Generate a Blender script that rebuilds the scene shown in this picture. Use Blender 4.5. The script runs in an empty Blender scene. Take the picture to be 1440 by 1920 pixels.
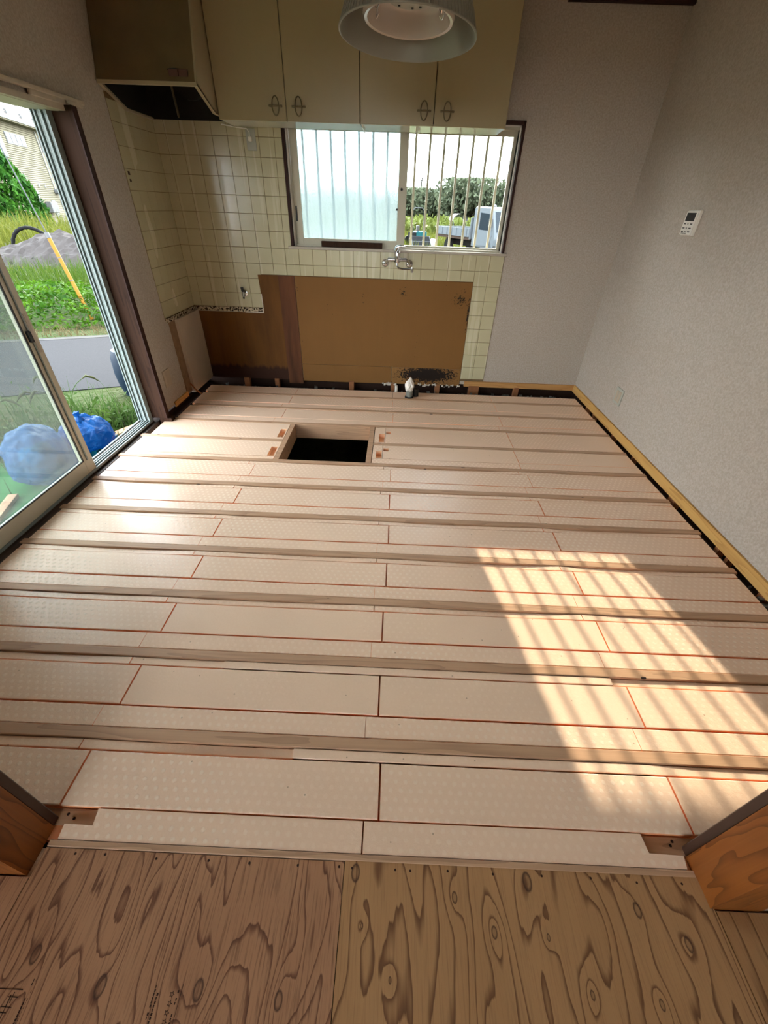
import bpy, bmesh, math, random
import numpy as np
from mathutils import Vector, Matrix, noise as mnoise
sc = bpy.context.scene
COL = sc.collection
random.seed(7); rng = np.random.default_rng(7)
PI = math.pi

# ------------------------------------------------------------------ camera
F, YAW, PITCH, ROLL, CAMZ = 767.79, -0.0108, 0.6411, 0.035, 1.4164
cy, sy, cp, sp, cr, sr = math.cos(YAW), math.sin(YAW), math.cos(PITCH), math.sin(PITCH), math.cos(ROLL), math.sin(ROLL)
fwd = Vector((sy * cp, cy * cp, -sp)); rgt = Vector((cy, -sy, 0)); up = rgt.cross(fwd)
r2 = cr * rgt + sr * up; u2 = -sr * rgt + cr * up
cam = bpy.data.cameras.new('camera'); camo = bpy.data.objects.new('camera', cam); COL.objects.link(camo)
cam.sensor_fit = 'AUTO'; cam.sensor_width = 36.0; cam.lens = F / 1920 * 36.0
cam.clip_start = 0.02; cam.clip_end = 500
m = Matrix((r2, u2, -fwd)).transposed().to_4x4(); m.translation = Vector((0, 0, CAMZ)); camo.matrix_world = m
sc.camera = camo

# ------------------------------------------------------------------ world, sun, exposure
world = bpy.data.worlds.new('world'); sc.world = world; world.use_nodes = True
wn = world.node_tree; wn.nodes.clear()
wo = wn.nodes.new('ShaderNodeOutputWorld'); wb = wn.nodes.new('ShaderNodeBackground')
wt = wn.nodes.new('ShaderNodeTexCoord'); ws = wn.nodes.new('ShaderNodeSeparateXYZ'); wr = wn.nodes.new('ShaderNodeValToRGB')
wn.links.new(wt.outputs['Generated'], ws.inputs[0]); wn.links.new(ws.outputs['Z'], wr.inputs[0])
wr.color_ramp.elements[0].position = 0.0; wr.color_ramp.elements[0].color = (0.93, 0.97, 1.0, 1)
wr.color_ramp.elements[1].position = 0.55; wr.color_ramp.elements[1].color = (0.80, 0.90, 1.0, 1)
wn.links.new(wr.outputs[0], wb.inputs['Color']); wb.inputs['Strength'].default_value = 5.8
wn.links.new(wb.outputs[0], wo.inputs['Surface'])
sun = bpy.data.lights.new('sun', 'SUN'); suno = bpy.data.objects.new('sun', sun); COL.objects.link(suno)
sun.energy = 3.0; sun.color = (1.0, 0.88, 0.70); sun.angle = 0.011
suno.rotation_euler = Vector((0.168, -1.0, -0.473)).to_track_quat('-Z', 'Y').to_euler(); suno.location = (-3, 9, 9)
vs = sc.view_settings; vs.view_transform = 'Standard'; vs.look = 'None'; vs.gamma = 1.0; vs.use_curve_mapping = False
vs.exposure = 1.64
sc.cycles.max_bounces = 14; sc.cycles.diffuse_bounces = 8; sc.cycles.glossy_bounces = 4; sc.cycles.transmission_bounces = 10; sc.cycles.transparent_max_bounces = 24
sc.cycles.sample_clamp_indirect = 8.0
sc.cycles.use_denoising = True

# ------------------------------------------------------------------ material helpers
def s2l(c):
    return tuple((x / 255 / 12.92) if x / 255 <= 0.04045 else ((x / 255 + 0.055) / 1.055) ** 2.4 for x in c)
class NT:
    def __init__(s, name):
        s.m = bpy.data.materials.new(name); s.m.use_nodes = True; s.t = s.m.node_tree; s.t.nodes.clear()
        s.out = s.t.nodes.new('ShaderNodeOutputMaterial')
    def n(s, typ, ins=None, **kw):
        nd = s.t.nodes.new('ShaderNode' + typ)
        for k, v in kw.items(): setattr(nd, k, v)
        for k, v in (ins or {}).items():
            if isinstance(v, bpy.types.NodeSocket): s.t.links.new(v, nd.inputs[k])
            else: nd.inputs[k].default_value = v
        return nd
    def math(s, op, a, b=None, c=None):
        ins = {0: a}
        if b is not None: ins[1] = b
        if c is not None: ins[2] = c
        return s.n('Math', ins, operation=op).outputs[0]
    def pos(s, scale=(1, 1, 1), obj=False):
        o = s.n('TexCoord').outputs['Object'] if obj else s.n('NewGeometry').outputs['Position']
        return s.n('VectorMath', {0: o, 1: scale}, operation='MULTIPLY').outputs[0]
    def noise(s, vec, scale=1.0, detail=3.0, rough=0.5, dist=0.0):
        return s.n('TexNoise', {'Vector': vec, 'Scale': scale, 'Detail': detail, 'Roughness': rough, 'Distortion': dist}).outputs['Fac']
    def ramp(s, f, stops):
        r = s.n('ValToRGB', {0: f}); e = r.color_ramp.elements
        while len(e) < len(stops): e.new(0.5)
        for el, (p, c) in zip(e, stops):
            el.position = p; el.color = (*c, 1) if not isinstance(c, float) else (c, c, c, 1)
        return r.outputs[0]
    def mix(s, f, a, b, typ='MIX'):
        mnode = s.n('Mix', data_type='RGBA', blend_type=typ)
        for i, v in ((0, f), (6, a), (7, b)):
            if isinstance(v, bpy.types.NodeSocket): s.t.links.new(v, mnode.inputs[i])
            else: mnode.inputs[i].default_value = v if i == 0 else (*v, 1)
        return mnode.outputs[2]
    def bump(s, h, strength=0.2, dist=0.01):
        return s.n('Bump', {'Height': h, 'Strength': strength, 'Distance': dist}).outputs[0]
    def bsdf(s, color, rough=0.5, spec=0.5, metal=0.0, normal=None, **kw):
        ins = {'Base Color': color if isinstance(color, bpy.types.NodeSocket) else (*color, 1), 'Roughness': rough, 'Metallic': metal, 'Specular IOR Level': spec}
        if normal is not None: ins['Normal'] = normal
        ins.update(kw)
        b = s.n('BsdfPrincipled', ins); s.t.links.new(b.outputs[0], s.out.inputs[0]); return b
    def surf(s, sock): s.t.links.new(sock, s.out.inputs[0])
def plain(name, rgb, rough=0.5, spec=0.5, metal=0.0, var=0.12, vscale=6.0, bump=0.0, bscale=80.0, obj=False, k=1.0):
    t = NT(name); c = tuple(x * k for x in s2l(rgb)); p = t.pos(obj=obj)
    f = t.noise(p, vscale, 4.0)
    col = t.mix(f, tuple(x * (1 - var) for x in c), tuple(min(1, x * (1 + var)) for x in c))
    nrm = t.bump(t.noise(p, bscale, 3.0), bump, 0.004) if bump else None
    t.bsdf(col, rough, spec, metal, nrm); return t.m
def wood(name, light, dark, axis=1, rough=0.55, freq=9.0, sx=9.0, sl=1.2, spots=0.0, line=0.6, spec=0.35):
    """long grain along axis; contour lines of a stretched noise field, fine fibres, optional small dark knots"""
    t = NT(name); sc3 = [sx, sx, sx]; sc3[axis] = sl; fib = [160.0] * 3; fib[axis] = 4.0
    f = t.noise(t.pos(sc3), 1.0, 2.0, 0.4)
    v = t.math('FRACT', t.math('MULTIPLY', f, freq))
    ln = t.math('MULTIPLY', t.math('SMOOTH_MIN', v, 1.0, 0.1), line) if False else t.math('MULTIPLY', t.math('POWER', v, 3.0), line)
    fb = t.noise(t.pos(fib), 1.0, 2.0)
    l, d = s2l(light), s2l(dark)
    col = t.mix(ln, l, d); col = t.mix(t.math('MULTIPLY', fb, 0.35), col, d)
    if spots:
        ss = [14.0] * 3; ss[axis] = 5.0
        vo = t.n('TexVoronoi', {'Vector': t.pos(ss), 'Scale': 1.0, 'Randomness': 1.0}).outputs['Distance']
        col = t.mix(t.math('LESS_THAN', vo, spots), col, s2l((45, 28, 20)))
    t.bsdf(col, rough, spec, 0.0, t.bump(fb, 0.12, 0.002)); return t.m

M = {}
def build_materials():
    # wallpaper: woven cream vinyl
    t = NT('wallpaper'); p = t.pos()
    n1 = t.noise(p, 95.0, 3.0, 0.6); n2 = t.noise(t.pos((1, 1, 0.35)), 260.0, 2.0); n0 = t.noise(p, 1.7, 3.0)
    col = t.mix(t.ramp(n1, [(0.36, 0.0), (0.66, 1.0)]), s2l((170, 158, 145)), s2l((190, 181, 170))); col = t.mix(t.math('MULTIPLY', n0, 0.3), col, s2l((166, 150, 130)))
    t.bsdf(col, 0.62, 0.35, 0.0, t.bump(t.math('ADD', n1, n2), 0.45, 0.003)); M['wallpaper'] = t.m
    M['ceiling'] = plain('ceiling_board', (205, 198, 186), 0.8, 0.2)
    # glazed cream tile with greasy drip film
    t = NT('cream_tile'); p = t.pos()
    col = t.mix(t.noise(p, 5.0, 3.0), s2l((180, 172, 138)), s2l((197, 190, 158)))
    dr = t.noise(t.pos((22.0, 4.0, 1.1)), 1.0, 2.0)
    col = t.mix(t.math('MULTIPLY', t.math('GREATER_THAN', dr, 0.62), 0.10), col, s2l((240, 236, 222)))
    t.bsdf(col, t.ramp(dr, [(0.4, 0.16), (0.7, 0.34)]), 0.5, 0.0, t.bump(t.noise(p, 9.0, 1.0), 0.05, 0.01)); M['tile'] = t.m
    M['grout'] = plain('tile_grout', (120, 100, 74), 0.9, 0.1, var=0.35, vscale=14)
    # foam with raised dots on a staggered lattice
    for key, dots, lo, hi in (('foam', 1.0, (240, 203, 172), (248, 215, 187)), ('foam_plain', 0.12, (240, 204, 173), (248, 216, 188)), ('foam_cut_glow', 0.0, (246, 150, 92), (252, 164, 108)), ('foam_pocket', 0.0, (236, 186, 146), (242, 196, 158))):  # cut-face orange also carries the glow of light through the slits
        t = NT(key); p = t.pos(); sx = t.n('SeparateXYZ', {0: p})
        a, b = 0.030, 0.024
        yy = t.math('DIVIDE', sx.outputs[1], b); row = t.math('FLOOR', yy)
        xx = t.math('ADD', t.math('DIVIDE', sx.outputs[0], a), t.math('MULTIPLY', row, 0.5))
        dx = t.math('MULTIPLY', t.math('SUBTRACT', t.math('FRACT', xx), 0.5), a); dy = t.math('MULTIPLY', t.math('SUBTRACT', t.math('FRACT', yy), 0.5), b)
        wob = t.math('MULTIPLY', t.math('SUBTRACT', t.noise(p, 160.0, 1.0), 0.5), 0.006)
        dist = t.math('ADD', t.math('SQRT', t.math('ADD', t.math('MULTIPLY', dx, dx), t.math('MULTIPLY', dy, dy))), wob)
        dot = t.ramp(dist, [(0.0040, 1.0), (0.0060, 0.0)])
        patch = t.ramp(t.noise(p, 1.4, 2.0), [(0.42, 0.12), (0.62, 1.0)])
        dm = t.math('MULTIPLY', t.math('MULTIPLY', dot, patch), dots)
        gr = t.noise(p, 420.0, 3.0, 0.7); g2 = t.noise(p, 130.0, 3.0, 0.65)
        col = t.mix(g2, s2l(lo), s2l(hi)); col = t.mix(t.math('MULTIPLY', dm, 0.48), col, s2l((250, 232, 212)))
        col = t.mix(t.math('MULTIPLY', t.noise(p, 2.3, 3.0), 0.25), col, s2l((232, 202, 172)))
        pit = t.n('TexVoronoi', {'Vector': p, 'Scale': 16.0}).outputs['Distance']; col = t.mix(t.math('MULTIPLY', t.math('LESS_THAN', pit, 0.045), 0.55), col, s2l((150, 112, 84)))
        h = t.math('ADD', t.math('ADD', t.math('MULTIPLY', gr, 0.5), t.math('MULTIPLY', g2, 0.8)), t.math('MULTIPLY', dm, 0.9))
        rg = t.math('ADD', 0.24, t.math('MULTIPLY', dm, 0.6))
        t.bsdf(col, rg if not key.startswith('foam_c') else 0.8, 0.26, 0.0, t.bump(h, 0.40, 0.0014)); M[key] = t.m
    M['joist'] = wood('joist_wood', (200, 160, 126), (148, 112, 86), 0, 0.6, 7.0, 16.0, 1.1, 0.075, 0.55)
    M['pine'] = wood('yellow_pine', (208, 164, 96), (162, 112, 52), 1, 0.55, 6.0, 16.0, 1.6, 0.0, 0.6)
    M['pine_x'] = wood('yellow_pine_x', (200, 150, 92), (160, 108, 56), 0, 0.55, 6.0, 16.0, 1.6, 0.0, 0.6)
    M['stud'] = plain('stud_wood', (150, 100, 66), 0.7, 0.2, var=0.25, vscale=30)
    M['dark_wood'] = wood('old_dark_wood', (64, 42, 30), (28, 17, 13), 2, 0.7, 5.0, 22.0, 1.2, 0.0, 0.6, 0.12)
    M['sill_dark'] = wood('old_sill_wood', (78, 62, 52), (44, 34, 28), 1, 0.55, 5.0, 22.0, 1.2, 0.0, 0.6)
    M['jamb'] = wood('varnished_jamb', (150, 86, 36), (88, 44, 16), 2, 0.42, 9.0, 13.0, 2.2, 0.0, 0.75)
    M['jamb_shade'] = plain('jamb_shaded_edge', (66, 44, 34), 0.5, 0.4, var=0.25, vscale=14)  # dark brown carries the shade on the chamfered jamb edge
    M['casing'] = plain('dark_brown_casing', (56, 36, 32), 0.6, 0.15, var=0.2, vscale=20)
    # brown stained backing panels with drip and rot
    def stained(name, light, dark, drip=0.5, mould=None, rot=None):
        t = NT(name); p = t.pos(); sp_ = t.n('SeparateXYZ', {0: p})
        f = t.noise(t.pos((9.0, 1.0, 1.3)), 1.0, 4.0, 0.55); g = t.noise(p, 3.0, 3.0); fb = t.noise(t.pos((120.0, 30.0, 5.0)), 1.0, 2.0)
        col = t.mix(g, s2l(light), tuple(x * 0.8 for x in s2l(light)))
        col = t.mix(t.math('MULTIPLY', t.ramp(f, [(0.42, 0.0), (0.68, 1.0)]), drip), col, s2l(dark)); col = t.mix(t.math('MULTIPLY', fb, 0.2), col, s2l(dark))
        if rot:
            z = t.math('SUBTRACT', sp_.outputs[2], t.math('MULTIPLY', t.noise(t.pos((26.0, 1.0, 3.0)), 1.0, 4.0), 0.12))
            col = t.mix(t.ramp(z, [(rot, 1.0), (rot + 0.03, 0.0)]), col, s2l((60, 34, 22)))
        for (mx, mz, rx, rz, th) in mould or []:
            ddx = t.math('DIVIDE', t.math('SUBTRACT', sp_.outputs[0], mx), rx); ddz = t.math('DIVIDE', t.math('SUBTRACT', sp_.outputs[2], mz), rz)
            r_ = t.math('SQRT', t.math('ADD', t.math('MULTIPLY', ddx, ddx), t.math('MULTIPLY', ddz, ddz)))
            k = t.math('ADD', r_, t.math('MULTIPLY', t.math('SUBTRACT', t.noise(p, 60.0, 5.0, 0.75), 0.5), 3.2))
            col = t.mix(t.ramp(k, [(th, 1.0), (min(0.99, th + 0.12), 0.0)]), col, s2l((30, 20, 14)))
        t.bsdf(col, 0.7, 0.25, 0.0, t.bump(fb, 0.1, 0.002)); return t.m
    M['backing_brown'] = stained('stained_brown_plywood', (116, 74, 28), (66, 40, 15), 0.55, None, 0.055)
    M['backing_strip'] = stained('rough_brown_batten', (112, 68, 40), (62, 34, 20), 0.8)
    M['backing_ochre'] = stained('ochre_backing_board', (132, 92, 46), (110, 74, 36), 0.12, [(0.06, 0.82, 0.06, 0.07, 0.10), (0.56, 0.78, 0.13, 0.14, 0.08), (0.645, 0.66, 0.02, 0.20, 0.35)])
    M['backing_mould'] = stained('mouldy_lower_board', (150, 108, 58), (92, 60, 34), 0.5, [(0.33, 0.11, 0.27, 0.075, 0.9)])
    M['plaster'] = plain('crumbled_plaster', (205, 196, 184), 0.9, 0.1, var=0.3, vscale=60, bump=0.5)
    t = NT('broken_mortar'); p = t.pos(); t.bsdf(t.mix(t.ramp(t.noise(p, 70.0, 4.0), [(0.46, 0.0), (0.54, 1.0)]), s2l((40, 30, 24)), s2l((200, 186, 160))), 0.9, 0.1); M['mortar'] = t.m
    M['soil'] = plain('crawlspace_soil', (58, 46, 38), 0.95, 0.05, var=0.3, vscale=8, bump=0.5, bscale=30)
    M['rubble'] = plain('mineral_debris', (104, 104, 98), 0.95, 0.1, var=0.5, vscale=25, bump=0.6, bscale=50)
    M['beam'] = plain('dark_sill_beam', (46, 32, 26), 0.8, 0.1, var=0.3, vscale=10)
    M['lower_wall'] = plain('bare_lower_board', (186, 170, 152), 0.75, 0.2, var=0.14, vscale=5)
    M['scraped'] = plain('scraped_patch', (140, 112, 88), 0.85, 0.1, var=0.3, vscale=24)
    M['alu'] = plain('pale_aluminium', (176, 190, 188), 0.45, 0.2, 0.0, var=0.06, vscale=3, k=.55)
    M['alu_cream'] = plain('cream_sash_aluminium', (190, 184, 164), 0.42, 0.3, 0.0, var=0.06, vscale=3)
    M['alu_dark'] = plain('rubber_gasket', (52, 52, 50), 0.5, 0.4)
    M['bar'] = plain('cream_grille_bar', (214, 206, 180), 0.5, 0.2, k=.55)
    M['sill'] = plain('worn_sill', (178, 168, 154), 0.6, 0.3, var=0.25, vscale=14)
    M['rail_white'] = plain('painted_curtain_rail', (186, 174, 154), 0.5, 0.4, var=0.2, vscale=24)
    M['cab'] = plain('cream_cabinet_laminate', (200, 182, 140), 0.32, 0.5, var=0.05, vscale=3, k=0.62)
    M['cab_under'] = plain('cabinet_underside_gloss', (204, 200, 184), 0.07, 0.6, var=0.04, vscale=2)
    M['cab_dark'] = plain('cabinet_carcass_edge', (52, 34, 26), 0.6, 0.3)
    M['hood'] = plain('greasy_hood_enamel', (122, 104, 72), 0.38, 0.5, var=0.3, vscale=6, k=.8, bump=0.12, bscale=50)
    M['hood_edge'] = plain('hood_rim_enamel', (196, 180, 148), 0.35, 0.5, var=0.1, k=.7)
    M['hood_in'] = plain('hood_dark_lining', (30, 28, 24), 0.6, 0.3, var=0.3)  # one near-black tone over the whole inside of the hood
    M['plaque'] = plain('brown_plaque', (96, 66, 58), 0.4, 0.5)
    M['pewter'] = plain('antique_pewter', (120, 108, 84), 0.38, 0.5, 0.85, var=0.15, vscale=40)
    M['chrome'] = plain('chrome', (205, 205, 208), 0.10, 0.5, 1.0, var=0.03)
    M['black'] = plain('black_plastic', (22, 20, 20), 0.35, 0.5)
    M['white_plastic'] = plain('white_plastic', (228, 224, 214), 0.4, 0.5, var=0.03)
    M['grey_plate'] = plain('grey_plastic_plate', (166, 166, 154), 0.4, 0.5, var=0.05)
    M['old_plate'] = plain('yellowed_plate', (176, 160, 138), 0.45, 0.5, var=0.06)
    M['print'] = plain('grey_print', (84, 80, 76), 0.6, 0.3)
    M['ink'] = plain('stamp_ink', (54, 34, 26), 0.7, 0.2)
    M['lamp_grey'] = plain('lamp_shade_grey', (140, 136, 122), 0.42, 0.5, 0.35, var=0.1, vscale=8)
    M['lamp_white'] = plain('lamp_white_reflector', (196, 184, 172), 0.12, 0.6, var=0.03)
    M['pvc'] = plain('grey_pvc', (112, 112, 104), 0.45, 0.4)
    M['rag'] = plain('white_rag', (226, 218, 208), 0.9, 0.1, var=0.1, vscale=40, bump=0.5, bscale=60)
    # clear glass: thin pane, fresnel mix of transparent and mirror
    def thin_glass(name, haze=0.0, tint=(0.97, 0.98, 0.97)):
        t = NT(name); tr = t.n('BsdfTransparent', {'Color': (*tint, 1)}); gl = t.n('BsdfGlossy', {'Color': (1, 1, 1, 1), 'Roughness': 0.02})
        lw = t.n('LayerWeight', {'Blend': 0.5}); a = t.n('MixShader', {0: t.math('ADD', 0.03, t.math('MULTIPLY', t.math('POWER', lw.outputs['Facing'], 5.0), 0.7)), 1: tr.outputs[0], 2: gl.outputs[0]}).outputs[0]
        if haze:
            df = t.n('BsdfTranslucent', {'Color': (0.9, 0.9, 0.88, 1)}); d2 = t.n('BsdfDiffuse', {'Color': (0.8, 0.8, 0.77, 1)})
            dd = t.n('MixShader', {0: 0.3, 1: df.outputs[0], 2: d2.outputs[0]})
            a = t.n('MixShader', {0: haze, 1: a, 2: dd.outputs[0]}).outputs[0]
        t.surf(a); return t.m
    M['glass'] = thin_glass('clear_glass', 0.0); M['dusty_glass'] = thin_glass('dusty_glass', 0.016, (0.80, 0.82, 0.81))
    t = NT('patterned_glass'); p = t.pos()
    h = t.noise(t.pos((1, 1, 0.6)), 130.0, 2.0, 0.6, 0.8)
    nb = t.bump(h, 0.9, 0.004)
    rf = t.n('BsdfRefraction', {'Color': (0.46, 0.515, 0.52, 1), 'Roughness': 0.09, 'IOR': 1.10, 'Normal': nb}); tl = t.n('BsdfTranslucent', {'Color': (0.50, 0.58, 0.58, 1), 'Normal': nb})
    gl = t.n('BsdfGlossy', {'Roughness': 0.12, 'Normal': nb}); tr = t.n('BsdfTransparent', {'Color': (0.46, 0.51, 0.52, 1)})
    a = t.n('MixShader', {0: 0.34, 1: rf.outputs[0], 2: tl.outputs[0]}); a = t.n('MixShader', {0: 0.2, 1: a.outputs[0], 2: tr.outputs[0]}); a = t.n('MixShader', {0: 0.05, 1: a.outputs[0], 2: gl.outputs[0]})
    t.surf(a.outputs[0]); M['pattern_glass'] = t.m
    # outdoors
    M['turf'] = plain('green_artificial_turf', (56, 150, 82), 0.9, 0.10, var=0.25, vscale=60, bump=0.5, bscale=200, k=0.36)
    M['concrete'] = plain('concrete', (128, 126, 120), 0.9, 0.12, var=0.15, vscale=12, bump=0.2, k=0.15)
    M['asphalt'] = plain('asphalt', (74, 75, 80), 0.9, 0.12, var=0.45, vscale=45, bump=0.5, bscale=160, k=0.15)
    t = NT('ground_soil_grass'); p = t.pos()
    col = t.mix(t.ramp(t.noise(p, 0.25, 4.0, 0.6), [(0.4, 0.0), (0.6, 1.0)]), s2l((38, 50, 16)), s2l((56, 54, 28))); col = t.mix(t.math('MULTIPLY', t.noise(p, 9.0, 4.0), 0.5), col, s2l((26, 32, 14)))
    t.bsdf(col, 0.95, 0.1, 0.0, t.bump(t.noise(p, 12.0, 4.0), 0.6, 0.1)); M['ground'] = t.m
    def leafy(name, a, b, scale=3.0, tl=0.35, k=0.15):
        t = NT(name); c = t.mix(t.ramp(t.noise(t.pos(), scale, 3.0), [(0.3, 0.0), (0.7, 1.0)]), tuple(x * k for x in s2l(a)), tuple(x * k for x in s2l(b)))
        d = t.n('BsdfPrincipled', {'Base Color': c, 'Roughness': 0.6, 'Specular IOR Level': 0.06}); q = t.n('BsdfTranslucent', {'Color': c})
        t.surf(t.n('MixShader', {0: tl, 1: d.outputs[0], 2: q.outputs[0]}).outputs[0]); return t.m
    M['leaf'] = leafy('bank_leaf', (46, 96, 22), (110, 158, 36), k=.26); M['grass'] = leafy('grass_blade', (84, 130, 40), (140, 172, 60)); M['grass_y'] = leafy('yellow_grass_blade', (140, 156, 50), (186, 190, 80))
    M['weed'] = leafy('weed_leaf', (66, 104, 46), (116, 152, 70), k=.34); M['dry'] = leafy('dry_grass', (150, 126, 84), (186, 164, 112)); M['seed'] = leafy('foxtail_seed', (176, 190, 120), (206, 214, 156))
    M['conifer'] = leafy('conifer_foliage', (34, 84, 28), (84, 144, 44), 1.5, 0.15, k=.3); M['tree'] = leafy('hazy_tree_leaf', (112, 126, 96), (144, 156, 122), 0.3, 0.25, .22); M['bush'] = leafy('hedge_leaf', (150, 170, 70), (184, 196, 100), 0.5, 0.2)  # far tree leaves have aerial haze greyed into their colour
    M['bark'] = plain('bark', (88, 72, 56), 0.9, 0.10, var=0.3, vscale=8, k=0.15)
    M['gravel'] = plain('gravel', (120, 112, 108), 0.95, 0.12, var=0.35, vscale=6, bump=0.8, bscale=14, k=0.15)
    M['yellow'] = plain('yellow_guard', (236, 168, 20), 0.4, 0.12, var=0.06, k=0.15)
    M['siding'] = plain('beige_siding', (176, 168, 138), 0.8, 0.12, var=0.07, vscale=0.8, k=0.27)
    M['roof'] = plain('brown_shingle', (96, 82, 74), 0.85, 0.12, var=0.2, vscale=1.5, k=0.15)
    M['trim_w'] = plain('white_trim', (188, 190, 188), 0.5, 0.12, var=0.04, k=0.15); M['far_glass'] = plain('far_window_glass', (140, 152, 164), 0.12, 0.12, var=0.1, vscale=0.7, k=0.15)
    M['truck'] = plain('truck_white_paint', (172, 182, 190), 0.28, 0.12, var=0.04, k=0.15); M['truck_glass'] = plain('truck_glass', (64, 80, 92), 0.2, 0.1, k=0.15); M['tyre'] = plain('tyre_rubber', (38, 38, 38), 0.85, 0.12, k=0.15); M['rust'] = plain('bed_floor', (112, 88, 72), 0.8, 0.12, k=0.15)
    M['teal'] = plain('teal_machine_paint', (30, 132, 138), 0.4, 0.12, k=0.15); M['orange'] = plain('orange_machine_paint', (206, 96, 44), 0.45, 0.12, k=0.15); M['steel'] = plain('grey_steel', (120, 124, 126), 0.4, 0.12, 0.4, k=0.15); M['mesh'] = plain('dark_mesh', (64, 66, 68), 0.95, 0.02, k=0.15)
    M['blue_bin'] = plain('dark_blue_bin', (38, 70, 98), 0.5, 0.12, var=0.1, k=0.15); M['teal_tub'] = plain('teal_crate', (18, 92, 112), 0.45, 0.12, var=0.15, vscale=30, k=0.6)
    M['plank'] = wood('weathered_plank', (190, 150, 118), (140, 100, 76), 1, 0.8, 4.0, 16.0, 1.5)
    def bagmat(name, c, tr_=0.3, k=0.45):
        t = NT(name); p = t.pos(); h = t.noise(p, 14.0, 4.0, 0.6, 1.5)
        nb = t.bump(h, 0.8, 0.03)
        d = t.n('BsdfPrincipled', {'Base Color': (*[x * k for x in s2l(c)], 1), 'Roughness': 0.22, 'Specular IOR Level': 0.2, 'Normal': nb}); q = t.n('BsdfTranslucent', {'Color': (*[x * k for x in s2l(c)], 1)}); x = t.n('BsdfTransparent', {'Color': (*s2l(tuple(min(255, v + 60) for v in c)), 1)})
        a = t.n('MixShader', {0: 0.35, 1: d.outputs[0], 2: q.outputs[0]}); t.surf(t.n('MixShader', {0: tr_, 1: a.outputs[0], 2: x.outputs[0]}).outputs[0]); return t.m
    M['bag_blue'] = bagmat('blue_bag_film', (36, 128, 214), 0.15); M['bag_pale'] = bagmat('pale_blue_bag_film', (96, 160, 222), 0.35)
build_materials()

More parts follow.
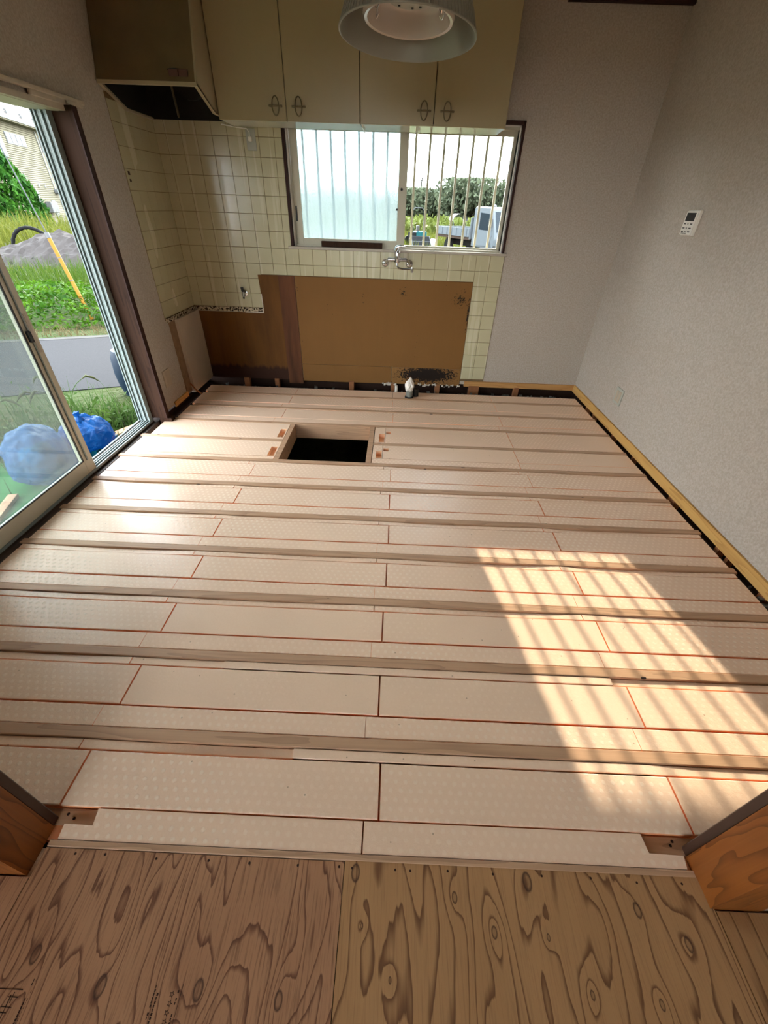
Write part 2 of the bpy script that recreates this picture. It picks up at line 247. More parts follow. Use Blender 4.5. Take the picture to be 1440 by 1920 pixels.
# ------------------------------------------------------------------ mesh helpers
def wloc(o):
    v = Vector((0, 0, 0))
    while o: v += o.location; o = o.parent
    return v
class MB:
    def __init__(s): s.v = []; s.f = []
    def quad(s, pts): n = len(s.v); s.v += [tuple(p) for p in pts]; s.f.append(tuple(range(n, n + len(pts)))); return s
    def box(s, x0, x1, y0, y1, z0, z1):
        n = len(s.v); s.v += [(x0, y0, z0), (x1, y0, z0), (x1, y1, z0), (x0, y1, z0), (x0, y0, z1), (x1, y0, z1), (x1, y1, z1), (x0, y1, z1)]
        s.f += [tuple(n + i for i in q) for q in ((0, 3, 2, 1), (4, 5, 6, 7), (0, 1, 5, 4), (1, 2, 6, 5), (2, 3, 7, 6), (3, 0, 4, 7))]; return s
    def obox(s, c, ax, ay, az):
        c, ax, ay, az = map(Vector, (c, ax, ay, az)); n = len(s.v)
        for k in (-1, 1):
            for (i, j) in ((-1, -1), (1, -1), (1, 1), (-1, 1)): s.v.append(tuple(c + i * ax + j * ay + k * az))
        s.f += [tuple(n + i for i in q) for q in ((0, 3, 2, 1), (4, 5, 6, 7), (0, 1, 5, 4), (1, 2, 6, 5), (2, 3, 7, 6), (3, 0, 4, 7))]; return s
    def prism(s, poly, a0, a1, axis=2):
        """extrude a 2-D polygon along axis; poly is in the other two axes in order"""
        n = len(s.v); k = len(poly)
        def P(q, h): return {2: (q[0], q[1], h), 1: (q[0], h, q[1]), 0: (h, q[0], q[1])}[axis]
        s.v += [P(q, a0) for q in poly] + [P(q, a1) for q in poly]
        s.f.append(tuple(range(n + k - 1, n - 1, -1))); s.f.append(tuple(range(n + k, n + 2 * k)))
        for i in range(k): s.f.append((n + i, n + (i + 1) % k, n + k + (i + 1) % k, n + k + i))
        return s
    def tube(s, path, r, n=10, cap=True, closed=False):
        path = [Vector(p) for p in path]; k = len(path); base = len(s.v); up_ = None
        rs = r if isinstance(r, (list, tuple)) else [r] * k
        for i, p in enumerate(path):
            a = path[(i - 1) % k] if (i or closed) else p; b = path[(i + 1) % k] if (i < k - 1 or closed) else p
            t = (b - a).normalized()
            if up_ is None: up_ = Vector((0, 0, 1)) if abs(t.z) < 0.9 else Vector((1, 0, 0))
            u = (up_ - t * up_.dot(t)).normalized(); w = t.cross(u); up_ = u
            for j in range(n):
                an = 2 * PI * j / n; s.v.append(tuple(p + rs[i] * (math.cos(an) * u + math.sin(an) * w)))
        for i in range(k if closed else k - 1):
            for j in range(n):
                a, b = base + i * n + j, base + i * n + (j + 1) % n; c, d = base + ((i + 1) % k) * n + (j + 1) % n, base + ((i + 1) % k) * n + j
                s.f.append((a, b, c, d))
        if cap and not closed:
            s.f.append(tuple(base + j for j in reversed(range(n)))); s.f.append(tuple(base + (k - 1) * n + j for j in range(n)))
        return s
    def lathe(s, prof, c=(0, 0, 0), n=32, axis=(0, 0, 1), caps=True):
        A = Vector(axis).normalized(); U = A.orthogonal().normalized(); W = A.cross(U); c = Vector(c); base = len(s.v); k = len(prof)
        for (r, h) in prof:
            for j in range(n):
                an = 2 * PI * j / n; s.v.append(tuple(c + A * h + r * (math.cos(an) * U + math.sin(an) * W)))
        for i in range(k - 1):
            for j in range(n): s.f.append((base + i * n + j, base + i * n + (j + 1) % n, base + (i + 1) * n + (j + 1) % n, base + (i + 1) * n + j))
        if caps:
            if prof[0][0] > 1e-6: s.f.append(tuple(base + j for j in reversed(range(n))))
            if prof[-1][0] > 1e-6: s.f.append(tuple(base + (k - 1) * n + j for j in range(n)))
        return s
    def build(s, name, mat, parent=None, smooth=False, bevel=0.0, world=True, kind=None, fix=True):
        me = bpy.data.meshes.new(name); v = s.v
        if world and parent is not None:
            o = wloc(parent); v = [(a - o.x, b - o.y, c - o.z) for a, b, c in v]
        me.from_pydata(v, [], s.f)
        if fix or bevel:
            bm = bmesh.new(); bm.from_mesh(me)
            if fix: bmesh.ops.recalc_face_normals(bm, faces=bm.faces)
            if bevel: bmesh.ops.bevel(bm, geom=[e for e in bm.edges], offset=bevel, segments=1, affect='EDGES', clamp_overlap=True)
            bm.to_mesh(me); bm.free()
        if smooth:
            me.polygons.foreach_set('use_smooth', [True] * len(me.polygons))
            try: me.set_sharp_from_angle(angle=0.7)
            except Exception: pass
        me.materials.append(M[mat] if isinstance(mat, str) else mat)
        ob = bpy.data.objects.new(name, me); COL.objects.link(ob)
        if parent is not None: ob.parent = parent
        if kind: ob['kind'] = kind
        return ob
def box(name, b, mat, parent=None, bevel=0.0, kind=None): return MB().box(*b).build(name, mat, parent, bevel=bevel, kind=kind)
def struct(name, b, mat): return box(name, b, mat, kind='structure')
def thing(name, label, cat, loc=(0, 0, 0), rotz=0.0, group=None):
    o = bpy.data.objects.new(name, None); COL.objects.link(o); o.location = loc; o.rotation_euler = (0, 0, rotz); o.empty_display_size = 0.05
    o['label'] = label; o['category'] = cat
    if group: o['group'] = group
    return o
def tag(o, label, cat, group=None):
    o['label'] = label; o['category'] = cat
    if group: o['group'] = group
    return o
def empty_struct(name):
    o = bpy.data.objects.new(name, None); COL.objects.link(o); o['kind'] = 'structure'; return o
def raw(name, V, Fq, mat, parent=None, kind=None):
    me = bpy.data.meshes.new(name); V = np.asarray(V, np.float32); Fq = np.asarray(Fq, np.int32)
    k = Fq.shape[1]
    me.vertices.add(len(V)); me.vertices.foreach_set('co', V.ravel()); me.loops.add(Fq.size); me.loops.foreach_set('vertex_index', Fq.ravel())
    me.polygons.add(len(Fq)); me.polygons.foreach_set('loop_start', np.arange(0, Fq.size, k, dtype=np.int32)); me.polygons.foreach_set('loop_total', np.full(len(Fq), k, np.int32))
    me.update(calc_edges=True); me.materials.append(M[mat] if isinstance(mat, str) else mat)
    o = bpy.data.objects.new(name, me); COL.objects.link(o)
    if parent is not None: o.parent = parent
    if kind: o['kind'] = kind
    return o

XL, XR, YB, ZC = -1.824, 1.785, 4.018, 2.495
# ------------------------------------------------------------------ shell
ground = struct('ground', (-90, 90, -30, 130, -0.8, -0.45), 'ground')
ceiling = struct('ceiling', (XL - .14, XR + .12, -3.4, YB + .13, ZC, ZC + .1), 'ceiling')
MB().box(1.0, XR, YB - .03, YB, 2.478, 2.495).build('ceiling_moulding', 'casing', ceiling)
wall_right = struct('wall_right', (XR, XR + .12, .37, YB + .13, .067, ZC), 'wallpaper')
WX0, WX1, WZ0, WZ1 = -0.887, 0.872, 1.112, 1.93          # back window opening
WF = YB + .004
wb_ = MB().box(XL - .136, WX0, WF, YB + .13, .03, ZC).box(WX1, XR + .12, WF, YB + .13, .064, ZC).box(WX0, WX1, WF, YB + .13, .03, WZ0).box(WX0, WX1, WF, YB + .13, WZ1, ZC)
wall_back = wb_.build('wall_back', 'wallpaper', kind='structure', fix=False)
DY0, DY1, DZ1 = 1.22, 3.0, 1.80                            # door opening in the left wall
wl = MB().box(XL - .136, XL, DY1, YB + .13, .03, ZC).box(XL - .136, XL, .26, DY0, .0, ZC).box(XL - .136, XL, DY0, DY1, DZ1, ZC)
wall_left = wl.build('wall_left', 'wallpaper', kind='structure', fix=False)
wf = MB().box(XL - .136, -1.0, .262, .368, -.3, ZC).box(1.0, XR + .12, .262, .368, -.3, ZC).box(-1.0, 1.0, .262, .368, 2.0, ZC)
wall_front = wf.build('wall_front', 'wallpaper', kind='structure', fix=False)
# the dim hall behind the doorway
hall = MB().box(XL - .3, XL - .14, -3.4, .3, -.3, ZC).box(XR + .12, XR + .28, -3.4, .3, -.3, ZC).box(-.15, XR + .28, -3.4, -3.2, -.3, ZC).box(XL - .14, -1.90, -3.4, -3.2, -.3, ZC).box(-1.90, -.15, -3.4, -3.2, -.3, .75).box(-1.90, -.15, -3.4, -3.2, 2.2, ZC)
hall.build('wall_hall', 'wallpaper', kind='structure', fix=False)
w2 = empty_struct('added_hall_window')  # window added behind the camera to brighten the foreground
for a in ((-1.90, -1.85, .75, 2.20), (-.20, -.15, .75, 2.20), (-1.85, -.20, .75, .80), (-1.85, -.20, 2.15, 2.20), (-1.055, -.995, .80, 2.15)): box('frame', (a[0], a[1], -3.34, -3.26, a[2], a[3]), 'alu_cream', w2)
for a in ((-1.85, -1.055), (-.995, -.20)): box('pane', (*a, -3.302, -3.298, .80, 2.15), 'glass', w2)
# foundation under the walls keeps daylight out of the crawl space
fnd = MB().box(XL - .15, XL - .05, -3.4, YB + .15, -.6, -.02).box(XR + .04, XR + .14, -3.4, YB + .15, -.6, .02).box(XL - .15, XR + .14, YB + .04, YB + .15, -.6, .03).box(XL - .15, XR + .14, -3.5, -3.4, -.6, 0)
fnd.build('wall_foundation', 'beam', kind='structure', fix=False)
struct('trim_6', (XL - .06, XR + .06, YB - .035, YB + .05, -.30, -.075), 'beam')
struct('trim_7', (XR - .02, XR + .06, .3, YB, -.30, -.06), 'beam')
struct('trim_8', (XL - .06, XL + .02, 3.0, YB, -.30, -.05), 'beam')

# ------------------------------------------------------------------ floor: joists, foam boards, plywood
floor = empty_struct('floor')
J0, JP = .335, .3028
JY = [J0 + JP * j for j in range(12)]                     # far edge of each joist
SEAM = [.005 + .915 * s for s in (-1, 0, 1)]
def strip(x0, x1, y0, y1, bow=0.0, mat='foam', top=0.0, bl=0.0, n=6, name='foam_board', zb=-.0135):
    """foam strip as a chamfered extrusion along x that sags a little between its ends"""
    m_ = MB(); c = .0022
    ph = random.uniform(.3, .7)
    for i in range(n + 1):
        u = i / n; x = x0 + (x1 - x0) * u
        w = math.sin(PI * min(1, max(0, u ** (math.log(.5) / math.log(ph)))))
        z = top - bow * w; y0w = y0 + bl * math.sin(3.1 * u + x0)
        m_.v += [(x, y0w, zb), (x, y0w, z - c), (x, y0w + c, z), (x, y1 - c, z), (x, y1, z - c), (x, y1, zb)]
    for i in range(n):
        a = i * 6; b = a + 6
        for k in range(6): m_.f.append((a + k, a + (k + 1) % 6, b + (k + 1) % 6, b + k))
    m_.f.append(tuple(range(5, -1, -1))); m_.f.append(tuple(range(n * 6, n * 6 + 6)))
    o = m_.build(name, mat, floor)
    if mat.startswith('foam'):
        o.data.materials.append(M['foam_cut_glow'])
        for p_ in o.data.polygons:
            if abs(p_.normal.z) < .5: p_.material_index = 1
    return o
def xsegs(xl, xr, seams, gap):
    c = [xl] + [s for s in seams if xl + .06 < s < xr - .06] + [xr]
    return [(c[i] + (gap if i else 0), c[i + 1] - (gap if i + 1 < len(c) - 1 else 0)) for i in range(len(c) - 1)]
def pocket_board(x0, x1, y0, y1, px0, px1, py0, py1, depth=.03):
    xs = [x0, px0, px1, x1]; ys = [y0, py0, py1, y1]; m_ = MB(); zt = 0.0
    for i in range(3):
        for j in range(3):
            if (i, j) == (1, 1): continue
            m_.quad([(xs[i], ys[j], zt), (xs[i + 1], ys[j], zt), (xs[i + 1], ys[j + 1], zt), (xs[i], ys[j + 1], zt)])
    d = zt - depth
    m_.quad([(px0, py0, d), (px1, py0, d), (px1, py1, d), (px0, py1, d)])
    for a, b in (((px0, py0), (px1, py0)), ((px1, py0), (px1, py1)), ((px1, py1), (px0, py1)), ((px0, py1), (px0, py0))): m_.quad([(*a, zt), (*b, zt), (*b, d), (*a, d)])
    for a, b in (((x0, y0), (x1, y0)), ((x1, y0), (x1, y1)), ((x1, y1), (x0, y1)), ((x0, y1), (x0, y0))): m_.quad([(*a, zt), (*b, zt), (*b, -.045), (*a, -.045)])
    bm = bmesh.new(); vv = {}
    for f in m_.f:
        fv = []
        for i in f:
            k = tuple(round(q, 5) for q in m_.v[i]); vv.setdefault(k, None)
            if vv[k] is None: vv[k] = bm.verts.new(k)
            fv.append(vv[k])
        try: bm.faces.new(fv)
        except ValueError: pass
    bmesh.ops.recalc_face_normals(bm, faces=bm.faces)
    me = bpy.data.meshes.new('foam_board'); bm.to_mesh(me); bm.free(); me.materials.append(M['foam_plain']); me.materials.append(M['foam_pocket'])
    for pl in me.polygons:
        if pl.center.z < -.002 and x0 + .002 < pl.center.x < x1 - .002 and y0 + .002 < pl.center.y < y1 - .002: pl.material_index = 1
    o = bpy.data.objects.new('foam_board', me); COL.objects.link(o); o.parent = floor; return o
def joist(x0, x1, y0, y1, top=.002, sag=.0):
    return strip(x0, x1, y0, y1, sag, 'joist', top, 0.0, 8, 'joist', -.045)
LE = lambda y: -1.835 if y < 2.96 else -1.735             # left end of the strips
RE = lambda y: 1.737
for j in range(12):
    y = JY[j]
    # joist
    if j == 0: joist(-.885, .865, .3195, y)
    elif j == 7:
        joist(-1.86, 1.742, y - .036, y)
    elif j == 8:
        joist(-1.86, -.802, y - .036, y); joist(-.128, 1.742, y - .036, y)
    elif j == 9: joist(-1.84, 1.742, y - .036, y)
    else: joist(LE(y) - (.02 if y < 2.9 else -.03), 1.755 if j in (3, 4, 5) else 1.742, y - .037, y)
    if j == 11:
        for a, b in xsegs(LE(y), RE(y), [-.90, .005, .92], .001): strip(a, b, y + .002, 3.822, .0, 'foam_plain')
        continue
    yn = JY[j + 1] - .037
    far = j >= 9
    if j in (7, 8): continue
    box('seam_glow_fill', (LE(y) + .004, RE(y) - .004, y + .003, yn - .002, -.045, -.0225), 'foam_cut_glow', floor)  # foam added under the seams; its orange stands for light glowing through
    jit = lambda: random.uniform(-.006, .006)
    a0 = (y + .002, y + .0735); a1 = (y + .0795, (y + .229) if not far else yn - .003); a2 = (y + .2335, yn - .002)
    wide = [s + jit() + (0.0 if abs(s) > .1 else {0: .004, 1: -.004, 2: -.004, 3: -.002}.get(j, .004)) for s in SEAM]
    nar = [s - .048 + jit() for s in SEAM]
    gaps = .0030 if j < 6 else .0014
    if j == 0:
        xs0 = [-.875, -.032, .862]
        MB().prism([(-.868, .3365), (-.034, .3365), (-.034, .410), (-.798, .410), (-.792, .370), (-.846, .371), (-.872, .371)], -.0135, 0).build('foam_board', 'foam', floor)
        MB().prism([(-.030, .3365), (.852, .3365), (.858, .366), (.764, .368), (.760, .412), (-.030, .410)], -.0135, 0).build('foam_board', 'foam', floor)
        MB().box(-1.0, -.800, .372, .411, -.0225, -.016).build('notched_block', 'joist', floor)
        for q_ in ((-.862, .388), (-.885, .398), (.842, .392), (.852, .402)): MB().lathe([(.0042, 0), (.004, .0006)], (*q_, -.0158), 8).build('nail', 'ink', floor)
        MB().box(.768, 1.0, .370, .411, -.0225, -.016).build('notched_block', 'joist', floor)
    else:
        mt = 'foam' if (j < 7) else 'foam_plain'
        for a, b in xsegs(LE(y), RE(y), nar, .0008): strip(a, b, *a0, random.uniform(0, .002), mt, 0.0)
    for k, (a, b) in enumerate(xsegs(LE(y), RE(y), wide, gaps)):
        mt = 'foam' if (j < 7 and not (j in (1, 2) and k in (1, 2))) else 'foam_plain'
        strip(a, b, *a1, random.uniform(0, .0025), mt, 0.0, .0008)
    if not far:
        ex = [-.23] if j == 0 else ([.62 - .77] if j == 1 else [])
        for k, (a, b) in enumerate(xsegs(LE(y), RE(y), nar + ([-.27, .86] if j == 0 else []) + ([-.14, -.60] if j == 1 else []), .0016)):
            strip(a, b, *a2, random.uniform(.004, .009) if b - a > .5 else .001, 'foam' if j > 1 else 'foam_plain', -.001)
# cells 7 and 8 beside the hatch
y7, y8, y9 = JY[7], JY[8], JY[9]
strip(-1.835, -.804, y7 + .002, y7 + .036, 0, 'foam_plain'); pocket_board(-1.835, -.804, y7 + .040, y8 - .040, -.858, -.812, y7 + .044, 2.635)
pocket_board(-1.80, -.804, y8 + .003, y9 - .040, -.856, -.812, 2.785, 2.926)
strip(-.124, .90, y7 + .002, y7 + .067, 0, 'foam'); strip(.904, 1.737, y7 + .002, y7 + .080, 0, 'foam_plain')
pocket_board(-.124, -.056, y7 + .071, y8 - .040, -.100, -.060, y7 + .076, 2.628)
pocket_board(-.053, .905, y7 + .071, y8 - .040, -.049, -.011, 2.632, 2.678); strip(.909, 1.737, y7 + .084, y8 - .040, 0, 'foam_plain')
pocket_board(-.124, -.044, y8 + .003, y9 - .040, -.088, -.048, 2.772, 2.908)
pocket_board(-.041, .915, y8 + .003, y9 - .040, -.037, 0.0, 2.912, 2.955); strip(.919, 1.737, y8 + .003, y9 - .040, 0, 'foam_plain')
# hatch frame (trimmers between the joists)
hf = MB().box(-.800, -.766, y7, y9 - .036, -.12, .001).build('hatch_trimmer', 'joist', floor)
MB().box(-.166, -.130, y7, y9 - .036, -.12, .001).build('hatch_trimmer', 'joist', floor)
MB().box(-.766, -.166, y9 - .034, y9 - .002, -.12, -.001).build('hatch_trimmer', 'joist', floor); MB().box(-.766, -.166, y7 - .034, y7 - .002, -.12, -.001).build('hatch_trimmer', 'joist', floor)
box('repair_board', (-.045, .29, 3.628, 3.662, -.03, .004), 'joist', floor)
# bearers below
for yb in (.9, 1.8, 2.7, 3.6): pass
for xb in (-1.3, -.95, .3, 1.2): box('bearer', (xb - .045, xb + .045, .3, 3.85, -.17, -.05), 'beam', floor)

# plywood sheets with figured grain, knots where the photo has them
def plymat(name, light, mid, dark, knots, freq, fibre):
    t = NT(name); p = t.pos(); sx = t.n('SeparateXYZ', {0: p})
    base = t.noise(t.pos((5.5, 1.35, 1.0)), 1.0, 2.0, 0.45, 0.3)
    fld = t.math('ADD', t.math('MULTIPLY', base, 1.0), t.math('MULTIPLY', sx.outputs[0], .55)); ring = None; core = None
    for (kx, ky, r) in knots:
        dx = t.math('DIVIDE', t.math('SUBTRACT', sx.outputs[0], kx), r); dy = t.math('DIVIDE', t.math('SUBTRACT', sx.outputs[1], ky), r * 1.75)
        d2 = t.math('ADD', t.math('MULTIPLY', dx, dx), t.math('MULTIPLY', dy, dy)); d = t.math('SQRT', d2)
        fld = t.math('ADD', fld, t.math('MULTIPLY', t.math('EXPONENT', t.math('MULTIPLY', d2, -.16)), .085))
        rg = t.ramp(d, [(0.35, 0.25), (0.62, 0.9), (0.78, 0.0)]); ring = rg if ring is None else t.math('MAXIMUM', ring, rg)
    v = t.math('FRACT', t.math('MULTIPLY', t.math('ADD', fld, t.math('MULTIPLY', t.noise(t.pos((60, 7, 1)), 1.0, 2.0), .03)), freq))
    ln = t.ramp(v, [(0.0, 0.0), (0.74, 0.05), (0.90, 0.70), (0.96, 0.85), (1.0, 0.0)])
    fb = t.noise(t.pos((220, 9, 1)), 1.0, 3.0, 0.6); bl = t.noise(t.pos((6, 2, 1)), 1.0, 3.0)
    col = t.mix(bl, s2l(light), s2l(mid)); col = t.mix(ln, col, s2l(dark)); col = t.mix(t.math('MULTIPLY', t.ramp(fb, [(0.5, 0.0), (0.75, 1.0)]), fibre), col, s2l(dark))
    if ring is not None: col = t.mix(ring, col, s2l((66, 40, 30)))
    t.bsdf(col, 0.62, 0.3, 0.0, t.bump(t.math('SUBTRACT', fb, t.math('MULTIPLY', ln, .3)), 0.25, 0.002)); return t.m
M['ply_left'] = plymat('plywood_left', (188, 142, 106), (164, 116, 84), (88, 48, 32), [(-.775, .123, .014), (-.598, .080, .016), (-.379, .082, .015), (-.197, .073, .013)], 19.0, .75)
M['ply_right'] = plymat('plywood_right', (190, 146, 102), (164, 120, 78), (92, 54, 32), [(-.045, .296, .016), (-.021, .197, .005), (.213, .257, .010), (.304, .197, .010), (.050, .111, .005), (.408, .295, .017), (.677, .250, .013), (.435, .193, .006), (.509, .104, .007), (.661, .095, .008), (.775, .193, .012)], 14.0, .3)
pl = MB().box(-.886, -.0772, -3.2, .3178, -.012, 0).build('plywood_sheet', 'ply_left', floor)
pr_ = MB().box(-.0752, .877, -3.2, .3205, -.012, .0005).build('plywood_sheet', 'ply_right', floor)
for (a, b, mt) in ((.8805, 1.9, 'ply_right'), (-1.95, -.8895, 'ply_left')): MB().box(a, b, -3.2, .256, -.012, -.001).build('plywood_sheet', mt, floor)
box('subfloor_joist', (-1.9, 1.9, .20, .318, -.10, -.013), 'joist', floor); box('subfloor_joist', (-1.9, 1.9, -3.2, -3.1, -.10, -.013), 'joist', floor)
# nail heads and nail holes along the plywood edge
for x in [-.80, -.72, -.58, -.44, -.33, -.20, -.09, -.055, .06, .10, .20, .32, .45, .58, .70, .82]: MB().lathe([(.0032, 0), (.0030, .0008)], (x, .306 + random.uniform(-.004, .003), .0), 8).build('nail', 'ink', floor)
# ink stamps printed on the sheets: one row of five-point stars with letters and dark code bars
def star(c, r, rot=0.0, th=.38):
    pts = []
    for i in range(10):
        a = rot + PI / 2 + i * PI / 5; q = r if i % 2 == 0 else r * .45; pts.append((c[0] + q * math.cos(a), c[1] + q * math.sin(a)))
    return pts
def flat_text(name, body, size, loc, rotz, mat, parent, z=.0012, upright=None, align='LEFT'):
    cu = bpy.data.curves.new(name, 'FONT'); cu.body = body; cu.size = size; cu.align_x = align; cu.extrude = .0002
    o = bpy.data.objects.new('t', cu); COL.objects.link(o); dg = bpy.context.evaluated_depsgraph_get(); me = bpy.data.meshes.new_from_object(o.evaluated_get(dg)); COL.objects.unlink(o); bpy.data.objects.remove(o)
    me.materials.clear(); me.materials.append(M[mat]); ob = bpy.data.objects.new(name, me); COL.objects.link(ob)
    ob.matrix_world = Matrix.Translation(Vector(loc) + Vector((0, 0, 0))) @ (upright or Matrix.Rotation(rotz, 4, 'Z')); return ob
st = MB()
for i in range(5):
    P = star((-.434, .074 - .013 * i), .006, -PI / 2); n0 = len(st.v)
    Q = [(-.434 + (x + .434) * .55, .074 - .013 * i + (y_ - (.074 - .013 * i)) * .55) for x, y_ in P]
    for k in range(10): st.quad([(*P[k], .0006), (*P[(k + 1) % 10], .0006), (*Q[(k + 1) % 10], .0006), (*Q[k], .0006)])
st.build('stamp_print', 'ink', pl, fix=False, kind='stuff')
sb = MB()
for i in range(26):
    for x0, w in ((-.4235, .004), (-.468, .004), (-.4755, .0035), (-.752, .0035), (-.746, .0012)):
        if random.random() < .72:
            yb_ = .082 - .0056 * i; sb.box(x0, x0 + w * random.uniform(.5, 1), yb_, yb_ + .0042, .0003, .0006)
sb.box(-.4155, -.4145, .0, .09, .0003, .0006); sb.box(-.83, -.765, .069, .0705, .0003, .0006)
for (x0, x1, y0, y1) in ((-.790, -.768, .058, .0595), (-.781, -.7795, .05, .066), (-.786, -.784, .044, .062), (-.795, -.772, .044, .0452), (-.785, -.7838, .026, .044), (-.792, -.778, .036, .0372), (-.82, -.79, .01, .03), (-.80, -.78, -.01, .012)): sb.box(x0, x1, y0, y1, .0003, .0006)
sb.build('stamp_print', 'ink', pl, fix=False, kind='stuff')

# ------------------------------------------------------------------ batten at the wall foot, studs in the gap
tr1 = struct('baseboard_right', (XR - .014, XR + .01, .37, YB - .005, .004, .0665), 'pine')
tr2 = struct('baseboard_back', (.700, XR - .014, YB - .012, YB + .02, .012, .0635), 'pine_x')
for yv, w in ((3.62, .035), (3.46, .03), (3.05, .035), (2.70, .02), (2.16, .07), (1.70, .03), (1.62, .02), (1.36, .05)):
    box('stud', (XR - .01, XR + .03, yv - w / 2, yv + w / 2, -.09, .02), 'stud', tr1)
for xv, w in ((-1.45, .05), (-1.15, .04), (-.41, .045), (.0, .04), (.44, .045), (.80, .10), (1.22, .045)):
    box('stud', (xv - w / 2, xv + w / 2, YB - .02, YB + .03, -.09, .02), 'stud', wall_back)
def debris(name, n, fx, mat, parent, r=(.008, .03)):
    m_ = MB()
    for _ in range(n):
        c = fx(); q = random.uniform(*r); k = len(m_.v)
        for i in range(8): m_.v.append(tuple(Vector(c) + q * random.uniform(.6, 1.1) * Vector(((i & 1) * 2 - 1, (i >> 1 & 1) * 2 - 1, (i >> 2) * 2 - 1)).normalized()))
        m_.f += [tuple(k + i for i in f) for f in ((0, 1, 3, 2), (4, 6, 7, 5), (0, 4, 5, 1), (2, 3, 7, 6), (0, 2, 6, 4), (1, 5, 7, 3))]
    return m_.build(name, mat, parent, fix=False, kind='stuff')
debris('gap_rubble', 150, lambda: (random.uniform(-1.7, 1.7), YB - random.uniform(.03, .12), random.uniform(-.075, -.045)), 'rubble', wall_back)
debris('gap_rubble', 60, lambda: (XR - random.uniform(.0, .03), random.uniform(.4, 1.45), random.uniform(-.06, -.01)), 'rubble', tr1)
debris('plaster_crumbs', 60, lambda: (random.choice([random.uniform(-.10, .03), random.uniform(.25, .66)]), YB - .012 + random.uniform(-.008, .008), random.uniform(.0, .022)), 'plaster', wall_back, (.006, .016))

# ------------------------------------------------------------------ tiles
TP = .1143
box('grout_bed', (XL, -.889, YB + .0005, WF + .001, .640, 1.93), 'grout', wall_back)
gb = MB().box(-1.20, .884, YB + .0005, WF + .001, .914, 1.112).box(.655, .884, YB + .0005, WF + .001, .060, .914).build('grout_bed', 'grout', wall_back)
tile_cache = {}
def tile(x0, x1, z0, z1, parent, side='b'):
    g = .0011; w, h = round(x1 - x0 - 2 * g, 4), round(z1 - z0 - 2 * g, 4)
    if w < .008 or h < .008: return
    k = (w, h, side)
    if k not in tile_cache:
        e, d = .0015, .0052; m_ = MB()
        a = [(0, 0), (w, 0), (w, h), (0, h)]; b = [(e, e), (w - e, e), (w - e, h - e), (e, h - e)]
        for P, dd in ((a, 0), (a, d - e), (b, d)): m_.v += [((u, -dd, v) if side == 'b' else (dd, u, v)) for u, v in P]
        for q in range(2):
            for i in range(4): m_.f.append((q * 4 + i, q * 4 + (i + 1) % 4, q * 4 + 4 + (i + 1) % 4, q * 4 + 4 + i))
        m_.f.append((8, 9, 10, 11)); m_.f.append((3, 2, 1, 0))
        me = bpy.data.meshes.new('tile'); me.from_pydata(m_.v, [], m_.f); bm = bmesh.new(); bm.from_mesh(me); bmesh.ops.recalc_face_normals(bm, faces=bm.faces); bm.to_mesh(me); bm.free(); me.materials.append(M['tile']); tile_cache[k] = me
    o = bpy.data.objects.new('tile', tile_cache[k]); COL.objects.link(o); o.parent = parent
    jit = random.uniform(-.0006, .0006)
    o.location = (x0 + g, YB + .0035 + jit, z0 + g) if side == 'b' else (XL + .0005 + jit * .5, x0 + g, z0 + g)
    o.rotation_euler = (random.uniform(-.004, .004), 0, random.uniform(-.004, .004)) if side == 'b' else (0, random.uniform(-.004, .004), random.uniform(-.004, .004))
CX = -1.8602; RZ = 1.9119
cols = [XL + .004] + [CX + TP * c for c in range(1, 25)]
for r in range(0, 16):
    zt, zb = RZ - TP * r, RZ - TP * (r + 1)
    for c in range(24):
        x0, x1 = cols[c], cols[c + 1]; z0 = zb; z1 = zt
        if r == 15 and c >= 22: z0 = max(z0, .062)
        if r <= 6:
            if c <= 7: tile(x0, x1, z0, z1, wall_back)
            elif c == 8: tile(x0, min(x1, -.889), z0, z1, wall_back)
        elif r <= 8:
            if x1 < -1.16: tile(x0, x1, z0, z1, wall_back)
            elif c >= 22 or r == 7: tile(x0, x1, z0, z1, wall_back)
            else: tile(x0, x1, max(z0, .916), z1, wall_back)
        elif r <= 10:
            if c <= 5: tile(x0, min(x1, -1.195), z0, z1, wall_back)
            elif c >= 22: tile(x0, x1, z0, z1, wall_back)
        elif c >= 22: tile(x0, x1, z0, z1, wall_back)
yt = [YB - .001 - TP * i for i in range(5)] + [3.452]
box('grout_bed', (XL - .001, XL + .0008, 3.450, YB, .640, 1.93), 'grout', wall_left)
for r in range(0, 11):
    zt, zb = RZ - TP * r, RZ - TP * (r + 1)
    for i in range(5): tile(yt[i + 1], yt[i], zb, min(zt, 1.90), wall_left, 'l')
# ragged mortar line under the tiles, stripped backing boards
box('mortar_edge', (XL + .03, -1.198, YB - .006, YB + .004, .618, .653), 'mortar', wall_back); box('mortar_edge', (XL, XL + .012, 3.46, YB, .622, .650), 'mortar', wall_left)
box('plaster_edge', (-1.198, -1.190, YB - .004, YB + .004, .622, .766), 'plaster', wall_back); box('plaster_edge', (-1.36, -1.19, YB - .0065, YB + .004, .611, .622), 'plaster', wall_back)
MB().prism([(-1.786, .012), (-1.030, .012), (-1.030, .914), (-1.204, .914), (-1.190, .611), (-1.786, .611)], YB - .002, YB + .006, 1).build('backing_panel', 'backing_brown', wall_back)
box('backing_batten', (-1.028, -.888, YB - .006, YB + .006, -.02, .914), 'backing_strip', wall_back)
box('backing_panel', (-.885, .653, YB - .004, YB + .006, .173, .9135), 'backing_ochre', wall_back, .0015)
box('backing_panel', (-.885, -.017, YB - .004, YB + .006, .008, .1705), 'backing_ochre', wall_back, .0015)
box('backing_panel', (-.014, .653, YB - .004, YB + .006, .012, .1705), 'backing_mould', wall_back, .0015)
